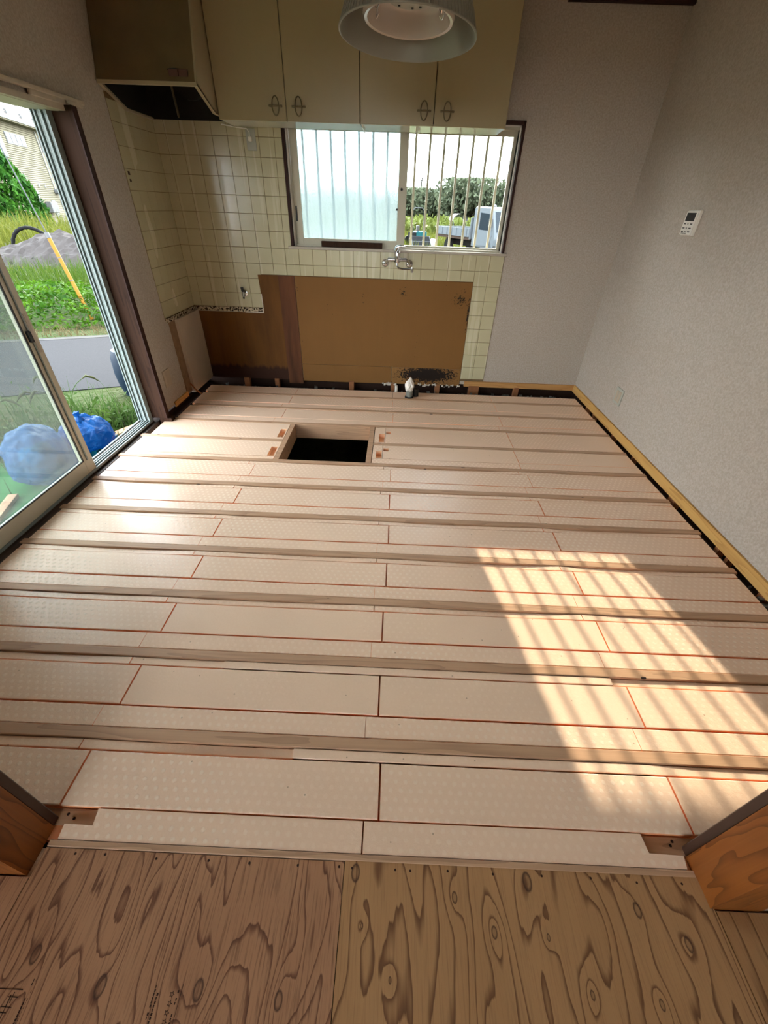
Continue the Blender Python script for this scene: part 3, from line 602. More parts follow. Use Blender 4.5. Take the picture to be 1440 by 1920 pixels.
for _ in range(26):
    x = random.choice([-.87, -.3, .2, .63, random.uniform(-.8, .6)]); z = random.uniform(.2, .9); MB().lathe([(.003, 0), (.002, .001)], (x + random.uniform(-.01, .01), YB - .004, z), 6, (0, -1, 0)).build('nail', 'ink', wall_back)
box('lower_panel', (XL, XL + .034, 3.585, YB, .012, .622), 'lower_wall', wall_left); box('lower_panel', (XL, XL + .010, 3.490, 3.582, .03, .622), 'scraped', wall_left)
box('batten', (XL, XL + .012, 3.24, 3.50, .012, .055), 'pine', wall_left, .002)
MB().tube([(XL + .02, 3.56, .10), (XL + .035, 3.60, .03), (XL + .05, 3.66, -.03)], .007, 6).build('splinter', 'stud', wall_left)
box('outlet_hole', (XL, XL + .004, 3.466, 3.505, 1.487, 1.568), 'scraped', wall_left); box('outlet_hole', (XL, XL + .006, 3.474, 3.496, 1.50, 1.515), 'ink', wall_left); box('outlet_hole', (XL, XL + .006, 3.474, 3.500, 1.536, 1.556), 'ink', wall_left)

# ------------------------------------------------------------------ back window
w1 = empty_struct('window_1')
box('casing', (WX0, WX0 + .020, YB - .008, YB + .03, WZ0 + .016, WZ1), 'casing', w1, .002); box('casing', (WX1 - .020, WX1, YB - .008, YB + .03, WZ0 + .016, WZ1), 'casing', w1, .002); box('casing', (WX0, WX1, YB - .008, YB + .03, WZ1 - .022, WZ1), 'casing', w1, .002)
box('window_sill', (-.912, .897, YB - .020, YB + .06, 1.112, 1.131), 'sill', w1, .003)
box('reveal', (WX0 + .001, WX0 + .03, YB + .03, YB + .12, 1.131, 1.92), 'white_plastic', w1); box('reveal', (WX1 - .030, WX1 - .001, YB + .03, YB + .12, 1.131, 1.92), 'white_plastic', w1); box('reveal', (WX0, WX1, YB + .03, YB + .12, 1.90, 1.928), 'white_plastic', w1)
wfm = MB().box(-.862, -.848, YB + .035, YB + .15, 1.131, 1.90).box(.842, .858, YB + .035, YB + .15, 1.131, 1.90).box(-.862, .858, YB + .035, YB + .15, 1.125, 1.144).box(-.862, .858, YB + .035, YB + .15, 1.885, 1.905); wfm.build('window_frame', 'alu_cream', w1, fix=False)
ys = YB + .046
def sash(xa, xb, y0, sw, name, glass, z0=1.140, z1=1.892, br=.048, d=.024):
    s_ = MB().box(xa, xa + sw[0], y0, y0 + d, z0, z1).box(xb - sw[1], xb, y0, y0 + d, z0, z1).box(xa + sw[0], xb - sw[1], y0, y0 + d, z0, z0 + br).box(xa + sw[0], xb - sw[1], y0, y0 + d, z1 - .04, z1).build(name, 'alu_cream', w1, bevel=.0015)
    MB().box(xa + sw[0] - .004, xb - sw[1] + .004, y0 + d / 2 - .0015, y0 + d / 2 + .0015, z0 + br - .004, z1 - .036).build('pane', glass, s_); return s_
sL = sash(-.846, .040, ys, (.056, .060), 'sash', 'pattern_glass'); sR = sash(.012, .842, ys + .034, (.034, .026), 'sash', 'glass', br=.018)
for (x, z, r) in ((.006, 1.525, .010), (-.026, 1.398, .008)): MB().lathe([(r, 0), (r, .006), (r * .6, .014), (0, .016)], (x, ys, z), 14, (0, -1, 0)).build('latch_knob', 'black', sL, True)
MB().box(-.838, -.826, ys - .006, ys, 1.30, 1.40).build('finger_pull', 'alu_dark', sL)
box('wood_strip', (-.640, -.136, YB + .012, YB + .040, 1.131, 1.172), 'dark_wood', w1, .002)
gr = MB()
for zz in (1.085, 1.955): gr.box(-.90, .90, 4.206, 4.234, zz - .012, zz + .012)
gr.build('grille_rail', 'bar', w1, fix=False)
for k in range(-8, 8):
    x = .102 + .1096 * (k); 
    if -.86 < x < .88: box('grille_bar', (x - .0088, x + .0088, 4.211, 4.228, 1.08, 1.96), 'bar', w1, .002)

# ------------------------------------------------------------------ glazed sliding door on the left
d1 = empty_struct('door_1')
box('jamb_board', (-1.884, -1.772, 2.975, 3.0, .03, 1.80), 'dark_wood', d1, .002); box('jamb_edge', (-1.772, -1.764, 2.972, 3.0, .03, 1.80), 'casing', d1); box('jamb_foot', (-1.83, -1.735, 2.978, 3.04, -.06, .028), 'dark_wood', d1, .003)
box('wall_return', (XL, -1.772, 3.0, 3.03, .03, 1.80), 'dark_wood', d1)
for xa, xb, dy in ((-1.890, -1.884, .0), (-1.908, -1.896, .012), (-1.926, -1.914, .0), (-1.944, -1.936, .014), (-1.958, -1.950, .004), (-1.972, -1.966, .0)): box('frame_rib', (xa, xb, 2.93 + dy, 2.99, .02, 1.80), 'alu', d1)
box('frame_jamb', (-1.975, -1.884, 2.975, 2.998, .02, 1.80), 'alu', d1)
box('threshold', (-1.885, -1.845, 1.2, 2.985, -.09, -.004), 'sill_dark', d1, .003); box('threshold', (-1.990, -1.885, 1.2, 2.985, -.12, .012), 'sill_dark', d1)
for xa, xb, zz in ((-1.888, -1.880, .020), (-1.905, -1.899, .024), (-1.925, -1.919, .024), (-1.945, -1.939, .022), (-1.985, -1.972, .018)): box('track', (xa, xb, 1.2, 2.975, .004, zz), 'alu', d1)
box('head_frame', (-1.985, -1.84, 1.2, 3.0, 1.775, 1.802), 'alu_cream', d1)
box('head_casing', (-1.84, -1.806, 1.2, 3.02, 1.776, 1.80), 'rail_white', d1)
box('curtain_rail', (-1.822, -1.796, 1.2, 3.162, 1.822, 1.842), 'rail_white', d1, .003); box('rail_bracket', (-1.815, -1.80, 2.73, 2.99, 1.800, 1.824), 'rail_white', d1, .003); box('rail_bracket', (-1.815, -1.798, 3.0, 3.14, 1.806, 1.824), 'rail_white', d1, .003)
def dsash(xa, ya, yb, nm, glass, br=.088):
    d = .026; z0, z1 = .014, 1.782; s_ = MB().box(xa, xa + d, ya, ya + .06, z0, z1).box(xa, xa + d, yb - .075, yb, z0, z1).box(xa, xa + d, ya + .06, yb - .075, z0, z0 + br).box(xa, xa + d, ya + .06, yb - .075, z1 - .05, z1).build(nm, 'alu_cream', d1, bevel=.0015)
    MB().box(xa + d * .4, xa + d * .6, ya + .052, yb - .067, z0 + br - .008, z1 - .042).build('pane', glass, s_)
    g = MB().box(xa + d - .004, xa + d + .0015, yb - .086, yb - .076, z0 + br, z1 - .05).box(xa + d - .004, xa + d + .0015, ya + .062, yb - .077, z0 + br, z0 + br + .008); g.build('gasket', 'alu_dark', s_, fix=False)
    return s_
s1 = dsash(-1.910, 1.27, 2.228, 'sash', 'dusty_glass'); dsash(-1.948, 1.24, 2.262, 'sash', 'dusty_glass', .056)
box('stile_bead', (-1.884, -1.878, 2.176, 2.186, .10, 1.74), 'alu', s1, .001)
MB().box(-1.884, -1.866, 2.158, 2.178, .80, .855).build('crescent_lock', 'alu_dark', s1, bevel=.003); box('finger_pull', (-1.886, -1.8825, 2.196, 2.214, .74, .93), 'sill', s1)

# ------------------------------------------------------------------ doorway jambs
for sgn, nm in ((-1, 'trim_1'), (1, 'trim_2')):
    X = .902 if sgn < 0 else .867
    a, b = sorted((sgn * X, sgn * (X + .13)))
    o = struct(nm, (a, b, .260, .366, -.012, 2.02), 'jamb')
    a, b = sorted((sgn * (X + .004), sgn * (X + .13))); box('jamb_edge', (a, b, .366, .391, -.016, 2.02), 'jamb_shade', o, .003)
struct('trim_3', (-.902, .867, .260, .391, 1.98, 2.05), 'jamb')

# ------------------------------------------------------------------ range hood and wall cabinets
hood = thing('range_hood', 'grimy beige deep range hood with an open black underside in the corner', 'range hood', (-1.52, 3.70, 1.87))
hx0, hx1 = XL + .004, -1.226
side = [(3.400, 1.955), (3.655, 1.872), (YB - .002, 1.872), (YB - .002, 2.493), (3.585, 2.493)]
def sidep(x0, x1, mat, nm): return MB().prism(side, x0, x1, 0).build(nm, mat, hood)
sidep(hx0, hx0 + .012, 'hood', 'side_panel'); sidep(hx1 - .012, hx1, 'hood_edge', 'side_panel')
MB().quad([(hx0 + .012, 3.404, 1.968), (hx1 - .012, 3.404, 1.968), (hx1 - .012, 3.588, 2.493), (hx0 + .012, 3.588, 2.493)]).quad([(hx0 + .012, 3.416, 1.968), (hx1 - .012, 3.416, 1.968), (hx1 - .012, 3.60, 2.493), (hx0 + .012, 3.60, 2.493)]).quad([(hx0 + .012, 3.404, 1.968), (hx1 - .012, 3.404, 1.968), (hx1 - .012, 3.416, 1.968), (hx0 + .012, 3.416, 1.968)]).build('front_panel', 'hood', hood)
MB().box(hx0, hx1, 3.398, 3.418, 1.952, 1.970).build('front_lip', 'hood_edge', hood, bevel=.002)
for xa in (hx0, hx1 - .020): MB().prism([(3.40, 1.955), (3.655, 1.868), (YB - .002, 1.868), (YB - .002, 1.880), (3.66, 1.880), (3.405, 1.967)], xa, xa + .020, 0).build('side_lip', 'hood_edge', hood)
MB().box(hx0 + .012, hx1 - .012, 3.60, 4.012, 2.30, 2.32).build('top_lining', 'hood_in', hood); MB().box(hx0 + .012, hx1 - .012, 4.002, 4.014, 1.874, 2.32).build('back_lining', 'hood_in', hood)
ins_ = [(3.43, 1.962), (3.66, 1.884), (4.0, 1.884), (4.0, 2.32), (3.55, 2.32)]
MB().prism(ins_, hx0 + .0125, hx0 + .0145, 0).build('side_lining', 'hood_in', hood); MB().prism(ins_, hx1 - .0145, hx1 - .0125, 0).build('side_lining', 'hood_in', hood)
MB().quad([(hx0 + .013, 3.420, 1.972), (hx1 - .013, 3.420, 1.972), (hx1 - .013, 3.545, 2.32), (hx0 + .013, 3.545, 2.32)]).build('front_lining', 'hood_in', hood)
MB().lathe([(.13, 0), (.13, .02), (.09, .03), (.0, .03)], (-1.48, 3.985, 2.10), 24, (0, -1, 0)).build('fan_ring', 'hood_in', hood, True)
MB().tube([(-1.60, 3.97, 1.88), (-1.60, 3.93, 2.1), (-1.58, 3.85, 2.29)], .008, 6).build('conduit', 'pewter', hood, True)
MB().box(-1.386, -1.274, 3.412, 3.43, 1.992, 2.022).build('name_plate', 'plaque', hood); MB().box(-1.331, -1.329, 3.4095, 3.42, 1.994, 2.020).build('plate_seam', 'ink', hood)
MB().lathe([(.085, 0), (.085, .025), (.07, .032)], (-1.36, 3.50, 2.0), 20, (0, 0, 1)).build('lamp_cover', 'steel', hood, True)
def cabinet(xs_, lab):
    c = thing('wall_cabinet', lab, 'cabinet', ((xs_[0] + xs_[2]) / 2, 3.86, 1.847), group=None); zb, zt = 1.847, 2.488; yf = 3.692
    MB().box(xs_[0] + .001, xs_[2] - .001, yf + .020, YB - .001, zb + .012, zt).build('carcass', 'cab_dark', c)
    MB().box(xs_[0] + .001, xs_[2] - .001, yf + .018, YB - .001, zb + .002, zb + .012).build('bottom_panel', 'cab_under', c)
    for k in (0, 1):
        a, b = xs_[k] + .0022, xs_[k + 1] - .0022
        d = MB().box(a, b, yf, yf + .018, zb, zt).build('door', 'cab', c, bevel=.0015)
        hx = (xs_[1] - .066) if k == 0 else (xs_[1] + .084); hz = 1.919
        h = MB(); ring = [(hx + .036 * math.cos(i / 24 * 2 * PI) * .62, yf - .010 - .004 * abs(math.cos(i / 24 * 2 * PI)), hz + .046 * math.sin(i / 24 * 2 * PI)) for i in range(24)]
        h.tube(ring, .0036, 8, closed=True); h.tube([(hx - .043, yf - .006, hz), (hx - .030, yf - .012, hz), (hx + .030, yf - .012, hz), (hx + .043, yf - .006, hz)], [.006, .0045, .0045, .006], 8)
        for q in (-1, 1): h.lathe([(.006, 0), (.004, .010), (.006, .014)], (hx + q * .034, yf, hz), 8, (0, -1, 0))
        for q in range(5): h.lathe([(.0028, 0), (.0020, .004)], (hx - .018 + q * .009, yf - .012, hz), 6, (0, 0, 1))
        h.build('handle', 'pewter', d, True, kind=None)
    return c
cab1 = cabinet((-1.222, -.770, -.2875), 'cream two-door wall cabinet next to the range hood')
cab2 = cabinet((-.2865, .195, .672), 'cream two-door wall cabinet above the window, at its free right end')
box('light_clip', (.10, .115, 3.80, 3.99, 1.838, 1.849), 'white_plastic', cab2); box('light_clip', (-.28, -.272, 3.75, 3.98, 1.836, 1.849), 'white_plastic', cab2)

# ------------------------------------------------------------------ pendant lamp
LX, LY, LZ, LR = .001, 2.2507, 1.9206, .250
lamp = thing('pendant_lamp', 'grey bowl pendant lamp with a glossy white inner ring hanging from the ceiling', 'lamp', (LX, LY, LZ))
lamp.rotation_euler = (-.0629, .0307, 0)
pr = [(LR, 0), (LR * .985, .012), (LR * .93, .055), (LR * .84, .105), (LR * .70, .150), (LR * .50, .178), (.09, .190)]
MB().lathe(pr + [(.088, .187)] + [(r - .004, h - .004) for r, h in reversed(pr[1:-1])] + [(LR - .004, 0), (LR, 0)], (LX, LY, LZ), 64, caps=False).build('shade', 'lamp_grey', lamp, True)
MB().tube([(LX + LR * math.cos(a / 64 * 2 * PI), LY + LR * math.sin(a / 64 * 2 * PI), LZ) for a in range(64)], .0035, 8, closed=True).build('rim', 'lamp_grey', lamp, True)
ri = MB()
for i in range(96):
    a = i / 96 * 2 * PI; ca, sa = math.cos(a), math.sin(a); ri.tube([(LX + (r + .0006) * ca, LY + (r + .0006) * sa, LZ + h) for r, h in pr[:5]], .0014, 4)
ri.build('shade_ribs', 'lamp_grey', lamp, fix=False, kind='stuff')
MB().lathe([(.166, .046), (.160, .034), (.150, .036), (.143, .050), (.136, .085), (.120, .112), (.105, .118), (.0, .118)], (LX, LY, LZ), 64, caps=False).build('inner_reflector', 'lamp_white', lamp, True)
MB().lathe([(.166, .046), (.168, .075), (.160, .11), (.14, .135)], (LX, LY, LZ), 64, caps=False).build('reflector_skirt', 'lamp_white', lamp, True)
MB().lathe([(.085, .096), (.082, .088), (.0, .088)], (LX, LY, LZ), 48, caps=False).build('socket_plate', 'grey_plate', lamp, True)
for a in (.4, .9, 1.4, 2.2, 3.5, 4.4, 5.3): MB().lathe([(.005, 0), (.004, -.002)], (LX + .064 * math.cos(a), LY + .064 * math.sin(a), LZ + .0872), 8).build('plate_hole', 'black', lamp)
for a in (0.05, 2.8, 3.4, -.4):
    ca, sa = math.cos(a), math.sin(a); MB().tube([(LX + q * ca + w * -sa, LY + q * sa + w * ca, LZ + h) for q, h, w in ((.10, .112, 0), (.118, .085, .004), (.128, .060, -.004), (.122, .048, .006), (.112, .058, .010))], .0022, 6).build('tube_clip', 'chrome', lamp, True)
MB().lathe([(.05, .188), (.045, .215), (.012, .23), (.012, .25)], (LX, LY, LZ), 20).build('cap', 'lamp_grey', lamp, True); MB().tube([(LX, LY, LZ + .24), (LX, LY, ZC)], .004, 6).build('cord', 'black', lamp, True)

# ------------------------------------------------------------------ fittings on the walls
fx, fz, fy = -.006, 1.034, YB - .0015
fau = thing('wall_faucet', 'chrome single-lever wall faucet on the tiles under the window', 'faucet', (fx, fy, fz))
for q in (-.100, .102):
    MB().lathe([(.030, 0), (.029, .004), (.020, .012), (.012, .014)], (fx + q, fy, fz), 28, (0, -1, 0)).build('flange', 'chrome', fau, True)
    MB().tube([(fx + q, fy - .012, fz), (fx + q * .95, fy - .034, fz + .012), (fx + q * .75, fy - .052, fz + .028), (fx + q * .70, fy - .060, fz + .031)], [.010, .010, .013, .013], 12).build('inlet_leg', 'chrome', fau, True)
MB().tube([(fx - .076, fy - .060, fz + .032), (fx + .076, fy - .060, fz + .032)], .0135, 16).build('body', 'chrome', fau, True)
MB().lathe([(.020, -.022), (.023, -.016), (.023, .052), (.020, .062)], (fx, fy - .060, fz + .032), 20).build('cartridge', 'chrome', fau, True)
MB().tube([(fx - .016, fy - .060, fz + .094), (fx - .004, fy - .068, fz + .118), (fx + .022, fy - .085, fz + .128), (fx + .060, fy - .105, fz + .128)], [.016, .016, .011, .005], 12).build('lever', 'chrome', fau, True)
MB().tube([(fx, fy - .060, fz + .012), (fx + .001, fy - .064, fz - .010), (fx + .012, fy - .075, fz - .026), (fx + .05, fy - .105, fz - .028), (fx + .115, fy - .150, fz - .022)], .0075, 12).build('spout', 'chrome', fau, True)
MB().lathe([(.012, .014), (.013, .0), (.011, -.022), (.009, -.023)], (fx + .124, fy - .156, fz - .024), 16).build('nozzle', 'chrome', fau, True)
gv = thing('gas_tap', 'small chrome gas tap with a black cap on the left tiles', 'gas tap', (-1.345, YB - .0015, .768))
MB().lathe([(.024, 0), (.023, .004), (.012, .008)], (-1.335, YB - .0015, .768), 20, (0, -1, 0)).build('rosette', 'chrome', gv, True)
MB().tube([(-1.335, YB - .006, .768), (-1.340, YB - .035, .768)], .009, 12).build('stem', 'chrome', gv, True); MB().tube([(-1.342, YB - .038, .742), (-1.342, YB - .038, .790)], .010, 12).build('valve_body', 'chrome', gv, True)
MB().tube([(-1.343, YB - .040, .786), (-1.346, YB - .046, .818)], [.012, .011], 12).build('cap', 'black', gv, True); MB().tube([(-1.343, YB - .040, .728), (-1.343, YB - .040, .744)], .008, 10).build('outlet_cap', 'black', gv, True)
op = thing('wall_outlet', 'old clear outlet plate with a white plug, under the cabinets on the tiles', 'outlet', (-1.115, YB - .0015, 1.78))
MB().box(-1.150, -1.080, YB - .008, YB - .0015, 1.720, 1.842).build('plate', 'grey_plate', op, bevel=.002)
MB().box(-1.132, -1.106, YB - .030, YB - .008, 1.768, 1.796).build('plug', 'white_plastic', op, bevel=.004)
MB().tube([(-1.119, YB - .024, 1.796), (-1.118, YB - .022, 1.82), (-1.135, YB - .02, 1.838), (-1.20, YB - .03, 1.842), (-1.30, YB - .06, 1.853)], .0032, 6).build('cord', 'white_plastic', op, True)
ol = thing('wall_outlet', 'yellowed blank outlet plate low on the left wall beside the door post', 'outlet', (XL, 3.238, .255))
MB().box(XL, XL + .008, 3.185, 3.292, .190, .322).build('plate', 'old_plate', ol, bevel=.002); MB().box(XL + .008, XL + .0105, 3.212, 3.262, .205, .307).build('insert', 'old_plate', ol, bevel=.001)
orr = thing('wall_outlet', 'grey-green double outlet plate low on the right wall', 'outlet', (XR, 3.19, .266))
MB().box(XR - .008, XR, 3.132, 3.250, .206, .328).build('plate', 'grey_plate', orr, bevel=.002)
for q in (3.170, 3.212): MB().box(XR - .0105, XR - .008, q - .017, q + .017, .225, .309).build('socket', 'old_plate', orr, bevel=.001)
rm = thing('air_conditioner_remote', 'white remote control with a black screen in a holder on the right wall', 'remote', (XR, 3.11, 1.38))
MB().box(XR - .020, XR, 3.046, 3.170, 1.322, 1.450).build('holder', 'white_plastic', rm, bevel=.003); MB().box(XR - .027, XR - .020, 3.050, 3.166, 1.326, 1.446).build('body', 'white_plastic', rm, bevel=.002)
MB().box(XR - .0280, XR - .027, 3.062, 3.154, 1.396, 1.437).build('screen', 'black', rm)
for zz in (1.382, 1.361, 1.343):
    for yy, w in ((3.142, .022), (3.110, .010), (3.076, .024)):
        MB().box(XR - .0276, XR - .027, yy - w / 2, yy + w / 2, zz - .003, zz + .003).build('button', 'print', rm)
tx = flat_text('brand_print', 'Panasonic', .0145, (0, 0, 0), 0, 'print', None, upright=Matrix(((0, 0, -1, XR - .0272), (-1, 0, 0, 3.150), (0, 1, 0, 1.3305), (0, 0, 0, 1)))); tx.parent = rm; tx.matrix_parent_inverse = Matrix.Translation(-rm.location)
dp = thing('drain_pipe', 'grey drain pipe stub with a white rag stuffed in its top, at the floor edge', 'pipe', (.155, 3.69, -.05))
MB().lathe([(.031, -.02), (.031, .10), (.026, .10), (.026, .02)], (.155, 3.69, .0), 28).build('pipe', 'pvc', dp, True)
MB().lathe([(.040, -.01), (.040, .012), (.034, .014)], (.155, 3.69, .0), 28).build('collar', 'black', dp, True); MB().lathe([(.030, -.03), (.028, .065), (.020, .07)], (.213, 3.74, .0), 20).build('branch', 'black', dp, True)
bm = bmesh.new(); bmesh.ops.create_icosphere(bm, subdivisions=4, radius=1.0)
for v in bm.verts:
    q = v.co.copy(); nz = mnoise.noise(q * 1.8) * .25 + abs(mnoise.noise(q * 4.5)) * .3; tp = 1.0 - .62 * max(0, q.z) ** 1.2
    v.co = Vector((q.x * .038 * tp * (1 + nz), q.y * .038 * tp * (1 + nz), .118 + q.z * .068 * (1 + nz * .4)))
me = bpy.data.meshes.new('rag'); bm.to_mesh(me); bm.free(); me.materials.append(M['rag']); ro = bpy.data.objects.new('rag', me); COL.objects.link(ro); ro.parent = dp; ro.location = (.0, 0.0, .05)
wp = MB().tube([(.035, 3.88, -.12), (.035, 3.88, .04)], .014, 14).build('water_pipe', 'white_plastic', None, True); tag(wp, 'thin white water pipe stub left of the grey drain pipe', 'pipe')

# ------------------------------------------------------------------ outdoors, left side
struct('sun_block_wall', (-2.78, -2.203, 4.2, 4.34, -.45, 3.9), 'siding')  # unseen wall added to keep direct sun off the floor by the door
struct('added_eave', (-3.25, XL - .136, -.6, 4.2, 2.30, 2.38), 'casing')  # unseen eave added to cut sky light on the floor near the door
struct('added_awning', (-1.05, 1.05, YB + .13, 4.73, 2.00, 2.04), 'casing')  # unseen awning added to limit how far the sun patch reaches
rd = Vector((.924, .382, 0)); rn = Vector((-.382, .924, 0))
def roadpt(s, o, z=-.45): v = rd * s + rn * o; return (v.x, v.y, z)
rb = MB()
rb.prism([roadpt(-30, 5.75)[:2], roadpt(2, 5.75)[:2], roadpt(2, 8.4)[:2], roadpt(-30, 8.4)[:2]], -.46, -.44).build('road', 'asphalt', kind='structure')
ln = MB().prism([roadpt(-30, 8.28)[:2], roadpt(2, 8.28)[:2], roadpt(2, 8.42)[:2], roadpt(-30, 8.42)[:2]], -.452, -.436).build('road_edge', 'concrete', kind='structure')
step = tag(MB().box(-3.25, -2.02, .4, 2.86, -.45, -.37).build('turf_step', 'turf', bevel=.01), 'low step covered in bright green artificial turf outside the door', 'step')
def blades(name, n, fpos, h, w, mat, lean=.35, parent=None, kind='stuff', seg=2, droop=.5):
    V = np.zeros((n, (seg + 1) * 2, 3)); 
    P = np.array([fpos() for _ in range(n)]); a = rng.uniform(0, 2 * PI, n); d = np.stack([np.cos(a), np.sin(a)], 1); hh = rng.uniform(h[0], h[1], n); L = rng.uniform(.2, 1, n) * lean
    for k in range(seg + 1):
        u = k / seg; ww = w * (1 - u * .92) / 2; c = P.copy(); c[:, :2] += d * (L * hh * u ** 2)[:, None]; c[:, 2] += hh * u * (1 - droop * L * u)
        s_ = np.stack([-d[:, 1], d[:, 0], np.zeros(n)], 1) * ww; V[:, 2 * k] = c - s_; V[:, 2 * k + 1] = c + s_
    Fq = []; st_ = (seg + 1) * 2; base = np.arange(n) * st_
    for k in range(seg): Fq.append(np.stack([base + 2 * k, base + 2 * k + 1, base + 2 * k + 3, base + 2 * k + 2], 1))
    return raw(name, V.reshape(-1, 3), np.concatenate(Fq), mat, parent, kind)
def leaves(name, P, size, mat, parent=None, kind='stuff', tilt=.8, asp=.5):
    P = np.asarray(P); n = len(P); a = rng.uniform(0, 2 * PI, n); e = rng.normal(0, tilt, n); s_ = rng.uniform(size[0], size[1], n)
    d = np.stack([np.cos(a) * np.cos(e), np.sin(a) * np.cos(e), np.sin(e)], 1); r_ = rng.normal(size=(n, 3)); r_[:, 2] *= .5; r_ -= (r_ * d).sum(1)[:, None] * d; r_ /= np.linalg.norm(r_, axis=1)[:, None]
    V = np.zeros((n, 4, 3)); V[:, 0] = P - d * s_[:, None] * .5; V[:, 2] = P + d * s_[:, None] * .5; V[:, 1] = P + r_ * s_[:, None] * asp * .5; V[:, 3] = P - r_ * s_[:, None] * asp * .5
    return raw(name, V.reshape(-1, 3), np.arange(n * 4).reshape(n, 4), mat, parent, kind)
U = random.uniform
def rp(s0, s1, o0, o1, z0, z1): v = roadpt(U(s0, s1), U(o0, o1)); return (v[0], v[1], U(z0, z1))
blades('dry_verge_grass', 2600, lambda: rp(-9, 1, 8.45, 9.1, -.45, -.44), (.05, .16), .012, 'dry', 1.3)
def bankpt():
    s, o = U(-9, 1), U(8.95, 11.6); top = .02 + .42 * min(1, (o - 8.9) / .9) + .10 * mnoise.noise(Vector((s * 1.2, o * 1.2, 3)))
    v = roadpt(s, o); return (v[0], v[1], -.45 + max(.05, top) * (random.random() ** .35))
leaves('leafy_bank', [bankpt() for _ in range(15000)], (.05, .13), 'leaf', None, 'stuff', .5, .45)
blades('tall_field_grass', 9000, lambda: rp(-13, 4, 11.4, 15.5, -.42, -.36), (.30, .62), .020, 'grass', .4)
blades('yellow_field_grass', 7000, lambda: rp(-22, 4, 21.5, 32, -.4, -.2), (.6, 1.3), .05, 'grass_y', .5)
blades('short_field_grass', 3500, lambda: rp(-16, 4, 15.5, 19, -.45, -.4), (.08, .2), .03, 'grass_y', .7)
# gravel heap
bm = bmesh.new(); bmesh.ops.create_grid(bm, x_segments=44, y_segments=30, size=1.0)
for v in bm.verts:
    r_ = math.hypot(v.co.x, v.co.y); h = max(0, 1 - r_) ** .8; v.co = Vector((v.co.x * 2.6, v.co.y * 1.6, h * .95 + .10 * mnoise.noise(v.co * 6) * (h > 0) + .10 * mnoise.noise(v.co * 15) - .05))
me = bpy.data.meshes.new('gravel_heap'); bm.to_mesh(me); bm.free(); me.materials.append(M['gravel']); gh = bpy.data.objects.new('gravel_heap', me); COL.objects.link(gh); gh.location = (-11.3, 16.0, -.42); gh.rotation_euler = (0, 0, .4); tag(gh, 'low grey gravel heap in the field across the road', 'gravel heap')
leaves('loose_stones', [(-13.4 + rng.normal(0, .7), 15.2 + rng.normal(0, .7), -.4 + abs(rng.normal(0, .12))) for _ in range(700)], (.06, .16), 'gravel', None, 'stuff', .9, .8)
hose = MB(); pts = []
for i in range(26):
    u = i / 25 * PI; pts.append((-13.0 + .62 * math.cos(u), 17.0 + .2 * math.cos(u), -.25 + .72 * math.sin(u)))
hose.tube(pts, [.062 if i % 2 else .05 for i in range(26)], 10); tag(hose.build('corrugated_hose', 'tyre', None, True), 'black corrugated drain hose arching from the weeds by the gravel heap', 'hose')
for q, (x, y, z, r_) in enumerate(((-11.2, 18.6, .15, .30), (-9.9, 18.0, .10, .26))):
    tag(MB().lathe([(r_, 0), (r_, .7), (r_ * .86, .7), (r_ * .86, 0)], (x, y, z), 22, (-.45, .85, .12)).build('drain_tile', 'black', None, True), ('larger black drain tile lying open-ended behind the gravel heap', 'smaller black drain tile near the door frame, behind the gravel heap')[q], 'pipe')
# guy wire with its yellow guard
gb_, gt_ = Vector((-5.76, 8.17, -.14)), Vector((-6.06, 8.33, .86)); gd = (gt_ - gb_)
guy = thing('guy_wire', 'yellow guarded guy wire rising from the leafy bank', 'guy wire', tuple(gb_))
MB().tube([gb_ - gd * .3, gb_ + gd * .5, gb_ + gd * .97], .032, 12).build('guard', 'yellow', guy, True); MB().tube([gb_ + gd * .95, gb_ + gd * 1.03], .037, 12).build('guard_cap', 'black', guy, True); MB().tube([gt_, gt_ + gd * 7], .010, 6).build('wire', 'steel', guy, True)
for u in (.32, .66): MB().tube([gb_ + gd * u, gb_ + gd * (u + .012)], .034, 12).build('guard_band', 'black', guy, True)
# bags, crate, planks, bin
def bag(name, label, c, R, mat, seed, tie=False, squash=1.0):
    o = thing(name, label, 'rubbish bag', (c[0], c[1], c[2] - R[2])); bm = bmesh.new(); bmesh.ops.create_icosphere(bm, subdivisions=5, radius=1.0)
    for v in bm.verts:
        q = v.co.normalized(); an = math.atan2(q.y, q.x); k = 1 + .10 * mnoise.noise(q * 2.2 + Vector((seed, 0, 0))) + .05 * mnoise.noise(q * 6 + Vector((0, seed, 0))) + .02 * abs(mnoise.noise(q * 14))
        t_ = max(0, q.z)
        if tie: k *= 1 + .07 * math.sin(an * 11 + 2 * mnoise.noise(q * 3)) * t_ ** 1.5; k *= 1 - .16 * max(0, t_ - .8) / .2
        zz = q.z * k
        if zz < 0: zz = max(zz, -.92)
        sq = 1.0 if q.z > 0 else (1 + .12 * min(1, -q.z * 2))
        v.co = Vector((q.x * k * R[0] * sq, q.y * k * R[1] * sq, (zz + .95) * R[2]))
    me = bpy.data.meshes.new('film'); bm.to_mesh(me); bm.free(); me.polygons.foreach_set('use_smooth', [True] * len(me.polygons)); me.materials.append(M[mat]); f = bpy.data.objects.new('film', me); COL.objects.link(f); f.parent = o
    return o
b2 = bag('rubbish_bag', 'bright blue knotted rubbish bag over a teal crate in the door opening', (-2.52, 3.02, -.16), (.19, .20, .15), 'bag_blue', 3.1, True)
zt_ = -.16 + .135
MB().tube([(-2.52, 3.02, zt_ - .02), (-2.518, 3.018, zt_ + .015), (-2.525, 3.02, zt_ + .035), (-2.53, 3.02, zt_ + .05)], [.045, .018, .022, .030], 12).build('knot', 'bag_blue', b2, True)
